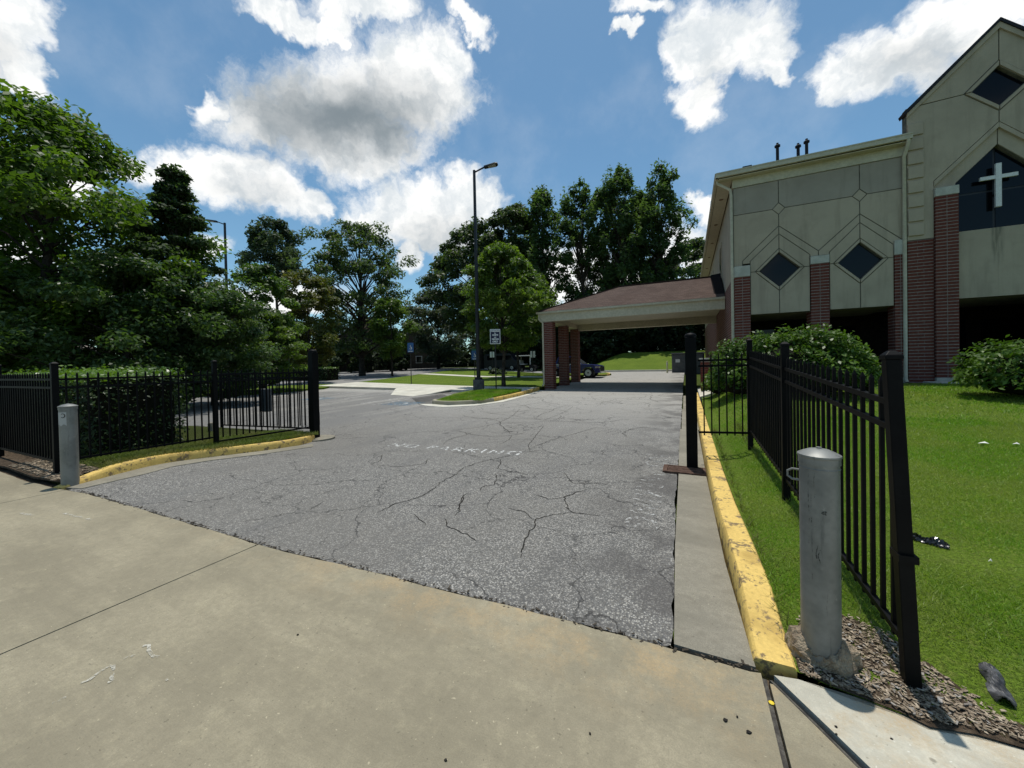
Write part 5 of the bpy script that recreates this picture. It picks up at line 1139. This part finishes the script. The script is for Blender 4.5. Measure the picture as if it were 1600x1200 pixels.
# ------------------------------------------------------------------ litter
def crumple(name, cx, cy, zf, lx, ly, h, yaw, m, label, cat, seed, shape, rough=1.0):
    r_ = random.Random(seed); n = 26; k = 14; mb = MB(); ca, sa = math.cos(yaw), math.sin(yaw)
    for i in range(n):
        for j in range(k):
            u = i/(n-1)*2-1; v = j/(k-1)*2-1; wd, ht, off = shape(u)
            px = u*lx; py = v*ly*wd+off*ly
            zz = h*ht*(1-v*v)*(1+rough*(-.45+.75*r_.random()))+.004
            px += r_.uniform(-.006, .006)*rough; py += r_.uniform(-.006, .006)*rough
            x = cx+px*ca-py*sa; y = cy+px*sa+py*ca; mb.v.append((x, y, zf(x, y)+zz))
    for i in range(n-1):
        for j in range(k-1): mb.f.append((i*k+j, (i+1)*k+j, (i+1)*k+j+1, i*k+j+1))
    o = link(name, mesh_of(name, mb, m)); sd_ = o.modifiers.new('s', 'SOLIDIFY'); sd_.thickness = .003
    tag(o, label, cat); return o
LG = lambda x, y: LAWN(x, y)+.012
crumple('plastic_bag', 1.70, 4.02, LG, .105, .04, .045, -.45, M_BAG, 'crumpled shiny black plastic bag lying on the lawn behind the fence', 'plastic bag', 3, lambda u: (.45+.55*sstep((u+1)/1.2)-.25*sstep((u-.6)/.4), .5+.5*abs(math.sin(2.5*u+.6)), .25*math.cos(2.2*u)))
crumple('plastic_fragment', 1.29, 2.515, LG, .11, .040, .04, R(-106), M_SHARD, 'scuffed shoe shaped piece of dark grey plastic on the grass near the pale pavement', 'plastic fragment', 5, lambda u: (1-.30*abs(u)**3-.28*math.exp(-((u+.1)/.25)**2), .6+.4*math.cos(5*u+.8), .12*u), rough=.3)
for k, (x, y, s, lab) in enumerate(((3.75, 7.55, .06, 'white paper scrap lying flat on the lawn, the larger and nearer the fence'), (4.09, 7.6, .04, 'small white paper scrap on the lawn to the right of the larger scrap'), (1.92, 3.8, .012, 'tiny pale scrap on the lawn beyond the black plastic bag'))):
    mb = MB(); z = LG(x, y)+.02; mb.add([(x-s, y-s*.4, z), (x-s*.2, y-s*.7, z+.012), (x+s, y-s*.1, z), (x+s*.6, y+s*.5, z+.02), (x-s*.3, y+s*.3, z+.004)], [(0, 1, 4), (1, 3, 4), (1, 2, 3)])
    o = link('paper_scrap', mesh_of('paper_scrap', mb, M_PAPER)); sd_ = o.modifiers.new('s', 'SOLIDIFY'); sd_.thickness = .002; tag(o, lab, 'litter', 'paper scraps on the lawn')
mb = MB().lathe([(.011, 0), (.012, .004), (.006, .007)], (.333, 2.05, G(.33, 2.05)-.004), 8); o = link('leaf', mesh_of('leaf', mb, mat('yellow_petal', (.75, .55, .03), .6))); tag(o, 'tiny yellow petal lying in the joint at the pavement corner', 'petal')
def pavement_bits():
    mb = MB()
    for x, y, s in ((.13, 1.86, .012), (.215, 1.84, .011), (-1.75, .74, .008), (-1.72, .72, .007), (.18, 1.9, .006), (.55, 1.98, .006), (.56, 2.02, .008), (-2.1, 1.4, .007), (-.9, 1.2, .006), (-.4, 1.55, .006), (.75, 2.05, .005)):
        z = G(x, y)+.002; a = random.random()*3; mb.add([(x+math.cos(a+t)*s*(1.3 if t % 3 < 1 else .7), y+math.sin(a+t)*s*.8, z+(.004 if i else 0)) for i in (0, 1) for t in (0, 1.3, 2.5, 3.8, 5)], [(5, 6, 7, 8, 9), (0, 1, 6, 5), (1, 2, 7, 6), (2, 3, 8, 7), (3, 4, 9, 8), (4, 0, 5, 9)])
    o = link('pavement_debris', mesh_of('pavement_debris', mb, M_CRACK)); tag(o, 'dark specks of debris dropped on the concrete pavement', 'debris', kind='stuff')
pavement_bits()

# ------------------------------------------------------------------ foliage
def unit(v): return v/np.maximum(1e-9, np.linalg.norm(v, axis=-1, keepdims=True))
def leaf_mesh(name, C, size, m, up=.5, aspect=.5, r=rng, out=None):
    n = len(C); N = r.normal(0, 1, (n, 3)); N[:, 2] = np.abs(N[:, 2])*1.0+up
    if out is not None: N += out*.7
    N = unit(N); A_ = unit(np.cross(N, unit(r.normal(0, 1, (n, 3))))); B_ = np.cross(N, A_)
    s = (size*r.uniform(.6, 1.35, n))[:, None]; w = s*aspect
    V = np.stack([C-A_*s, C-B_*w+A_*s*.1-N*s*.06, C+A_*s, C+B_*w+A_*s*.1-N*s*.06], 1)
    V[:, 2, 2] -= s[:, 0]*.25
    return fast_mesh(name, V.reshape(-1, 3), np.arange(n*4).reshape(n, 4), m)
def envelope(shape, t):
    if shape == 'round': return math.sin(math.pi*min(1, max(0, .06+.90*t)))**.62
    if shape == 'broad': return math.sin(math.pi*min(1, .12+.84*t))**.5
    if shape == 'cone': return max(.06, (1-t)**.85)*(1 if t > .06 else .75)
    if shape == 'poplar': return (math.sin(math.pi*min(1, .10+.86*t))**.55)*(1-.25*t)
    if shape == 'flat': return math.sin(math.pi*min(1, .2+.75*t))**.4
    return 1
def tree(name, x, y, z, h, r, lo, shape, nclump, per, leaf, m, label, cat='tree', cr=.2, seed=1, trunk=.14, bark=None, shell=.55, flat=.65, lean=(0, 0), group=None, limbs=None, spire=0, drop=0, aspect=.5):
    q = np.random.default_rng(seed); t_ = thing(name, (x, y, z), label, cat, group)
    cl = []; tries = 0
    while len(cl) < nclump and tries < nclump*20:
        tries += 1
        t = q.uniform(0, 1)**.9; R_ = r*envelope(shape, t)*(1+.09*math.sin(19*t+seed)); a = q.uniform(0, 2*math.pi)
        R_ *= 1+.20*math.sin(2*a+seed*1.7+5*t)+.13*math.sin(5*a+seed+9*t)
        d = R_*(q.uniform(shell, 1) if q.uniform() < .72 else math.sqrt(q.uniform(0, 1)))
        p = np.array([d*math.cos(a)+lean[0]*t, d*math.sin(a)+lean[1]*t, lo+(h-lo)*t*.96-drop*d/r])
        cl.append((p, cr*r*q.uniform(.65, 1.25)*(1-.35*t if shape in ('cone',) else 1)))
    cl.append((np.array([lean[0], lean[1], h-cr*r*.4]), cr*r*.7))
    C = []; O = []
    for p, c in cl:
        n = max(6, int(per*q.uniform(.6, 1.3))); v = unit(q.normal(0, 1, (n, 3)))*(q.uniform(0, 1, (n, 1))**.42)*c; v[:, 2] *= flat
        if spire: v[:, 2] += np.abs(v[:, 2])*spire*q.uniform(0, 1, n)
        C.append(p+v); O.append(unit(v+1e-6))
    C = np.concatenate(C); O = np.concatenate(O)
    link('crown', leaf_mesh('crown', C, leaf, m, r=q, out=O, aspect=aspect), t_)
    # trunk, with limbs running out to the leaf clumps
    mb = MB(); k = 9; P = [Vector((lean[0]*i/k*.9+q.normal(0, .012)*h*.4*(i > 0), lean[1]*i/k*.9+q.normal(0, .012)*h*.4*(i > 0), -.2+(h*.93+.2)*i/k)) for i in range(k+1)]
    mb.tube(P, [trunk*1.35 if i == 0 else trunk*(1-.88*i/k) for i in range(k+1)], 9)
    nl = limbs if limbs is not None else min(len(cl), 26)
    for i in q.permutation(len(cl))[:nl]:
        p = Vector(cl[i][0]); zz = max(lo*.55, min(p.z*.72, p.z-math.hypot(p.x, p.y)*.55)); f = min(k-.01, max(0, (zz+.2)/(h*.93+.2)*k)); s = P[int(f)].lerp(P[int(f)+1], f-int(f))
        mid = s.lerp(p, .5)+Vector((q.normal(0, .06)*r, q.normal(0, .06)*r, .06*r)); tr = trunk*(1-.88*f/k)
        mb.tube([s, mid, p], [max(.012, tr*.5), max(.010, tr*.3), max(.006, tr*.1)], 5, False)
    link('trunk', mesh_of('trunk', mb, bark or M_BARK, smooth=True), t_)
    return t_
GT = 'trees round the car park'
# big trees on the left
tree('maple_tree', -23.4, 5.6, .2, 12.1, 4.9, 1.6, 'round', 135, 380, .115, L_MAPLE, 'large broad maple with bright green leaves at the far left', cr=.21, seed=3, trunk=.26, shell=.5, limbs=60, group=GT)
tree('maple_tree', -27.5, 4.2, .2, 11.6, 4.8, 2.0, 'round', 90, 240, .15, L_MAPLE, 'maple standing further left behind the large one', cr=.23, seed=9, trunk=.24, limbs=40, group=GT)
tree('holly_tree', -19.8, 6.6, .1, 6.0, 2.9, .2, 'broad', 110, 210, .09, L_HOLLY, 'dark glossy holly spreading low over the hedge at the left', cr=.24, seed=5, trunk=.12, limbs=20, group=GT)
tree('holly_tree', -19.9, 9.6, .1, 5.6, 2.3, .2, 'broad', 90, 200, .09, L_HOLLY, 'dark glossy holly spreading beside the open gate leaf', cr=.24, seed=6, trunk=.12, limbs=20, group=GT)
tree('cedar_tree', -21.0, 8.8, .15, 10.9, 3.3, .8, 'cone', 190, 190, .10, L_CEDAR, 'dark pointed cedar right of the large maple', cr=.21, seed=12, trunk=.18, flat=.38, limbs=50, drop=1.0, group=GT)
tree('young_tree', -26.2, 15.4, .2, 8.6, 2.3, 1.0, 'round', 80, 170, .12, L_PALE, 'soft green young tree between the cedar and the gate post', cr=.26, seed=13, trunk=.1, group=GT)
tree('young_tree', -24.6, 14.6, .2, 5.2, 2.4, .5, 'round', 80, 150, .11, L_BRIGHT, 'low bright green tree with layered branches above the open gate leaf', cr=.26, seed=14, trunk=.08, flat=.35, group=GT)
tree('pine_tree', -51.9, 32.9, 1, 21.2, 4.3, 12.5, 'round', 75, 170, .22, L_PINE, 'tall pine with an open top standing behind the bronze tree', cr=.27, seed=18, trunk=.3, flat=.8, group=GT)
tree('bronze_tree', -31.2, 22.6, .3, 10.4, 3.0, 1.6, 'round', 90, 190, .15, L_RED, 'rounded tree with bronze tinted leaves behind the left gate post', cr=.25, seed=19, trunk=.14, group=GT)
tree('pecan_tree', -36.6, 33.6, .6, 19.0, 6.9, 3.2, 'round', 170, 130, .20, L_PECAN, 'large airy pecan with sky showing between its limbs', cr=.17, seed=23, trunk=.34, limbs=90, shell=.45, group=GT)
tree('young_tree', -30.4, 32.2, .55, 9.0, 2.7, 2.2, 'round', 70, 150, .16, L_BRIGHT, 'small bright green tree on the verge below the pecan', cr=.27, seed=29, trunk=.12, group=GT)
tree('myrtle_tree', -39.5, 53.2, 1.1, 14.0, 5.6, 1.5, 'round', 110, 190, .22, L_GREY, 'grey green myrtle beyond the car park lane', cr=.23, seed=31, trunk=.25, group=GT)
tree('maple_tree', -9.95, 19.75, .32, 8.4, 2.55, 2.3, 'round', 150, 150, .115, L_BRIGHT, 'bright green young maple on the grass island behind the parking sign', cr=.18, seed=37, trunk=.12, limbs=60, shell=.4, spire=.5, group=GT)
tree('maple_tree', -12.75, 28.1, .5, 9.6, 3.2, 2.6, 'round', 100, 190, .14, L_BRIGHT, 'second bright green maple further back beside the canopy end', cr=.24, seed=41, trunk=.13, limbs=40, group=GT)
tree('oak_tree', -28.6, 49.2, 1, 22.0, 7.2, 6, 'broad', 150, 200, .27, L_DARK, 'tall dark oak rising behind the bright island maple', cr=.2, seed=43, trunk=.4, group=GT)
tree('oak_tree', -22.3, 47.6, 1, 23.0, 5.2, 7, 'broad', 110, 190, .27, L_DARK, 'dark oak between the tall oak and the poplars', cr=.22, seed=44, trunk=.4, group=GT)
for k, (x, y, h, r_, sd_, lab) in enumerate(((-17.2, 46.6, 27.5, 4.0, 51, 'leftmost tall poplar above the canopy roof'), (-12.6, 49.2, 29.0, 3.8, 53, 'second tall poplar from the left above the canopy roof'), (-7.6, 49.8, 29.8, 3.9, 57, 'third tall poplar, topmost in the row above the canopy'), (-3.0, 51.0, 29.5, 4.0, 59, 'rightmost tall poplar above the canopy ridge'), (-10.2, 53.5, 29.0, 3.9, 60, 'tall poplar set back between the second and third poplars'), (-5.6, 54.5, 28.0, 3.8, 64, 'tall poplar set back between the third and rightmost poplars'))):
    tree('poplar_tree', x, y, 1.2, h-4.2, r_*1.08, 7.0+1.5*(k == 0), 'poplar', 120, 100, .23, L_POP, lab, cr=.185, seed=sd_, trunk=.34, flat=1.3, spire=1.0, shell=.3, limbs=75, group='tall poplars behind the canopy')
tree('oak_tree', 1.2, 66, 1.5, 19.5, 4.5, 4, 'round', 80, 160, .3, L_DARK, 'dark tree seen between the poplars and the hall eaves', cr=.25, seed=61, trunk=.3, group=GT)
tree('oak_tree', -3.2, 68, 1.5, 17.5, 4.0, 4, 'round', 70, 150, .3, L_POP, 'small tree top beyond the canopy ridge next to the hall', cr=.25, seed=62, trunk=.3, group=GT)
# woodland behind everything
def woods(name, label, spots, leaf, m, seed):
    q = np.random.default_rng(seed); C = []; O = []
    for x, y, z, r_, h, n in spots:
        for _ in range(n):
            v = unit(q.normal(0, 1, (1, 3)))[0]*q.uniform(.6, 1); p = np.array([x+v[0]*r_, y+v[1]*r_, z+h*.5+v[2]*h*.5]); c = r_*q.uniform(.18, .34); k = 70
            w = unit(q.normal(0, 1, (k, 3)))*q.uniform(0, 1, (k, 1))**.4*c; C.append(p+w); O.append(unit(w))
    o = link(name, leaf_mesh(name, np.concatenate(C), leaf, m, r=q, out=np.concatenate(O))); tag(o, label, 'woodland', kind='stuff')
sp = []
for u in np.arange(-62, 16, 3.4):
    a = R(25.4)-math.atan(u/60); d = 84+random.uniform(-6, 8); x, y = -math.sin(a)*d, math.cos(a)*d
    sp.append((x, y, .5, 5.0, random.uniform(9, 13), 34))
for u in np.arange(-110, -62, 5):
    a = R(25.4)-math.atan(u/60); d = 66+random.uniform(-4, 5); sp.append((-math.sin(a)*d, math.cos(a)*d, .5, 5.0, random.uniform(10, 14), 34))
sp += [(x, y, .9, 2.2, h_, 26) for x, y, h_ in ((-47, 41, 4.5), (-44.5, 43, 4), (-49, 45, 5.5), (-52, 47, 6), (-42.5, 46, 3.5), (-54, 43, 5), (-57, 40, 6))]
for u in np.arange(-58, 14, 2.6):
    a = R(25.4)-math.atan(u/60); d = 80+random.uniform(-2, 2); sp.append((-math.sin(a)*d, math.cos(a)*d, .3, 3.2, random.uniform(4, 6.5), 26))
woods('woodland', 'unbroken dark woodland closing the view behind the car park', sp, .34, L_WOOD, 71)
sp = [(x, 49.5+random.uniform(-1.5, 1.5)+1.2*(x > -6), 2.0, 3.0, random.uniform(7.5, 10), 40) for x in np.arange(-22, 7, 1.7)] + [(x, 54.5, 2.0, 3.2, random.uniform(6.5, 8.5), 44) for x in np.arange(-26, 9, 2.2)] + [(x, 47+random.uniform(-1, 1), 1.0, 2.3, random.uniform(4.5, 7), 30) for x in np.arange(-24, -9.5, 2.0)] + [(4, 46.5, 2, 2.6, 8, 36), (7, 46, 2, 2.6, 8, 30)]
woods('woodland', 'dark undergrowth and trees at the top of the lawn bank behind the canopy', sp, .22, L_WOOD, 73)

# ------------------------------------------------------------------ hedges and shrubs
def hedge(name, label, box, dens, leaf, m, seed, round_=.12, cat='hedge', mtop=None, base_z=None, wob=.05, group=None):
    x0, x1, y0, y1, z0, z1 = box; q = np.random.default_rng(seed); t_ = thing(name, ((x0+x1)/2, (y0+y1)/2, z0), label, cat, group); cx, cy, cz = (x0+x1)/2, (y0+y1)/2, (z0+z1)/2
    def face(n, ax, sg):
        u = q.uniform(-1, 1, (n, 3)); u[:, ax] = sg*(1-np.abs(q.normal(0, .10, n))); return u
    hx, hy, hz = (x1-x0)/2, (y1-y0)/2, (z1-z0)/2; U = []
    for ax, ar in ((0, hy*hz), (1, hx*hz), (2, hx*hy)):
        for sg in (-1, 1):
            if ax == 2 and sg < 0: continue
            U.append(face(int(4*ar*dens), ax, sg))
    U = np.concatenate(U); S = np.array([hx, hy, hz]); P = U*S
    mx = np.max(np.abs(U[:, [0, 1]]), 1); P[:, 2] -= np.where(mx > .93, (mx-.93)*1.2*hz*(U[:, 2] > .6), 0)
    P += q.normal(0, 1, P.shape)*wob*np.minimum(1, 1)
    P[:, 2] = np.maximum(P[:, 2], -hz+.02); out = unit(U*np.abs(U)**3)
    top = P[:, 2] > hz-.16
    C0 = np.array([0, 0, hz])
    if mtop is not None:
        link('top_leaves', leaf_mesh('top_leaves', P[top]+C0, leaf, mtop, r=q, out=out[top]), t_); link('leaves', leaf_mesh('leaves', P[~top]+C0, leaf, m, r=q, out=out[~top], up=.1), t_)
    else: link('leaves', leaf_mesh('leaves', P+C0, leaf, m, r=q, out=out, up=.2), t_)
    e = min(.13, hx*.4, hy*.4, hz*.4); part('dark_core', MB().box(x0+e, x1-e, y0+e, y1-e, z0, z1-e), M_CORE, t_); return t_
hedge('hedge', 'clipped dark hedge block with its top coloured sunlit green behind the left fence', (-12.4, -8.70, 2.4, 3.72, .1, 1.62), 700, .034, L_HEDGE, 81, mtop=L_HTOP)
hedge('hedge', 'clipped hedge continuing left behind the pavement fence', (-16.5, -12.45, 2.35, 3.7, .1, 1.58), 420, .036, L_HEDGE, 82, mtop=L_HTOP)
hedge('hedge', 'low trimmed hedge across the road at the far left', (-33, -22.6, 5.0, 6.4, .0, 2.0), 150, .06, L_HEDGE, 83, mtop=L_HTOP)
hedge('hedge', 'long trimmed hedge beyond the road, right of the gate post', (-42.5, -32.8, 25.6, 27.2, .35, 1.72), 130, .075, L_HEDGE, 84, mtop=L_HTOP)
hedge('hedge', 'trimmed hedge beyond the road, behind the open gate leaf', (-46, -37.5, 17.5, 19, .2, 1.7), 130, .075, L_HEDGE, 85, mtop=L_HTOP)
def shrub(name, label, lobes, dens, leaf, m, seed, cat='shrub', group=None):
    q = np.random.default_rng(seed); x, y, z = lobes[0][:3]; t_ = thing(name, (x, y, z), label, cat, group); C = []; O = []; mb = MB()
    for (lx, ly, lz, rx, ry, h) in lobes:
        n = int(dens*(rx*ry*2+(rx+ry)*h*2)); v = unit(q.normal(0, 1, (n, 3))); v[:, 2] = np.abs(v[:, 2])*1.0-.12*(q.uniform(0, 1, n) < .4)
        bumps = 1+.10*np.sin(5*v[:, 0]+seed+lx)+.10*np.sin(6*v[:, 1]+2*v[:, 2]*3+lx*2)+.05*np.sin(13*v[:, 0]+9*v[:, 2])
        rr = (q.uniform(0, 1, n)**.22)*bumps+np.where(q.uniform(0, 1, n) < .05, q.uniform(0, .16, n), 0)
        p = np.stack([v[:, 0]*rx*rr, v[:, 1]*ry*rr, np.maximum(.03, v[:, 2]*h*rr*.72+h*.28)], 1); C.append(p+np.array([lx-x, ly-y, lz-z])); O.append(v)
        mb.lathe([(.02, h*.05), (rx*.5, h*.12), (rx*.68, h*.35), (rx*.6, h*.6), (rx*.3, h*.75), (.02, h*.78)], (lx, ly, lz), 12)
    link('leaves', leaf_mesh('leaves', np.concatenate(C), leaf, m, r=q, out=np.concatenate(O), up=.35), t_)
    part('dark_core', mb, M_CORE, t_); return t_
shrub('azalea_shrub', 'broad glossy green shrub in front of the brick piers behind the black fence', [(2.4, 12.5, .55, 1.35, 1.0, 1.95), (1.55, 12.9, .45, 1.0, .9, 1.75), (3.2, 12.4, .58, .95, .95, 1.75), (3.95, 12.5, .6, .55, .7, 1.25)], 900, .055, L_BUSH, 91)
shrub('azalea_shrub', 'rounded glossy shrub in front of the gable at the right edge', [(6.9, 12.35, .60, 1.15, 1.0, 1.35), (8.1, 12.4, .60, 1.2, 1.0, 1.45), (9.4, 12.5, .60, 1.2, 1.0, 1.4)], 900, .052, L_BUSH, 92)
shrub('azalea_shrub', 'loose leafy shrub low beside the brick pedestal', [(1.35, 14.7, .4, .65, .55, 1.15), (1.0, 15.1, .35, .5, .45, .95)], 800, .055, L_BUSH, 93)
for k, (x, y, z, r_, h, lab) in enumerate(((-17.6, 33.0, .55, .7, .7, 'low dark shrub in the plot behind the lamp post'), (-16.6, 32.4, .55, .6, .6, 'second low dark shrub in the plot behind the lamp post'), (-27.6, 14.6, .2, 1.3, .8, 'low shrub in the island seen through the open gate leaf'), (-29.6, 14.2, .2, 1.2, .7, 'low shrub in the island further left of the gate post'))):
    shrub('low_shrub', lab, [(x, y, z, r_, r_*.8, h)], 260, .08, L_HEDGE if k < 2 else L_HOLLY, 95+k, group='low shrubs in the car park plots')

# ------------------------------------------------------------------ far houses and fence
def house(x, y, z, w, d, h, rh, yaw, wall, roof, label, wins, white_trim=True, col=None):
    r = thing('house', (x, y, z), label, 'house', 'houses beyond the car park'); r.rotation_euler.z = yaw
    def lp(name, mb, m, par=None):
        o = link(name, mesh_of(name, mb, m), par or r); return o
    lp('wall', MB().box(-w/2, w/2, -d/2, d/2, -.3, h).prism_xz([(-w/2+.02, h), (w/2-.02, h), (0, h+rh-.1)], -d/2+.01, d/2-.01), wall)
    e = .5; q = [(-w/2-e, h-.25), (0, h+rh), (w/2+e, h-.25), (w/2+e, h-.05), (0, h+rh+.2), (-w/2-e, h-.05)]
    rm = MB(); rm.prism_xz(q[:2]+q[4:], -d/2-e, d/2+e); rm.prism_xz([(0.002, h+rh), (w/2+e, h-.25), (w/2+e, h-.05), (0.002, h+rh+.2)], -d/2-e, d/2+e); lp('roof', rm, roof)
    for (wx, wz, ww, wh, kind) in wins:
        f = lp('window' if kind else 'door', MB().box(wx-ww/2-.1, wx+ww/2+.1, -d/2-.08, -d/2-.01, wz-wh/2-.1, wz+wh/2+.1), M_WHITE if kind != 2 else col)
        lp('pane' if kind else 'door_panel', MB().box(wx-ww/2, wx+ww/2, -d/2-.11, -d/2-.085, wz-wh/2, wz+wh/2), M_GLASS if kind else col, f)
    return r
house(-45.0, 7.2, .3, 9, 8, 3.4, 2.6, R(62), M_BRHOUSE, M_ROOFT, 'dark house with a tan roof glimpsed under the trees at the far left', [(-2.2, 1.7, 1.0, 1.5, 1), (.6, 1.3, 1.6, 2.4, 0)], col=M_SIDING)
house(-55, 52.5, 1.2, 11, 9, 5.2, 4.4, R(40), M_BRHOUSE, M_ROOFT, 'brown gabled house behind the trunks of the pecan', [(3.4, 2.4, .9, 1.2, 1)])
house(-50.5, 61, 1.3, 9, 8, 5.2, 2.6, R(38), M_BRHOUSE, M_ROOFT, 'house with white framed windows half hidden behind the small verge tree', [(.3, 1.7, 1.0, 1.2, 1), (2.4, 1.7, 1.0, 1.2, 1), (1.2, 4.2, 1.0, 1.1, 1)])
def far_fence(pts, h, label):
    r = thing('metal_fence', (pts[0][0], pts[0][1], G(*pts[0])), label, 'fence'); o = wloc(r)
    for a, b in zip(pts, pts[1:]):
        za, zb_ = G(*a), G(*b)
        for q in (.15, h-.1): part('rail', MB().bar((a[0], a[1], za+q), (b[0], b[1], zb_+q), .05, .05), M_BLACK, r)
        n = 24; pk = MB()
        for i in range(n+1):
            t = i/n; x, y = a[0]+(b[0]-a[0])*t, a[1]+(b[1]-a[1])*t; s = .03 if i in (0, n) else .014; pk.box(x-s, x+s, y-s, y+s, G(x, y), G(x, y)+h)
        part('pickets', pk, M_BLACK, r)
far_fence([(-43, 40.5), (-40.0, 44.5), (-36.6, 49), (-33.5, 53)], 1.5, 'distant black metal fence along the verge beyond the lane')
# white rail fence by the far left house
wf = thing('rail_fence', (-36, 6.5, .3), 'low white rail fence in front of the far left house', 'fence')
part('rail', MB().bar((-38, 3.0, 1.95), (-35.5, 10.5, 1.95), .06, .12), M_WHITE, wf); part('rail', MB().bar((-38, 3.0, 1.5), (-35.5, 10.5, 1.5), .06, .12), M_WHITE, wf)
for t in np.linspace(0, 1, 5): x, y = -38+2.5*t, 3+7.5*t; part('post', MB().box(x-.06, x+.06, y-.06, y+.06, .1, 2.05), M_WHITE, wf)
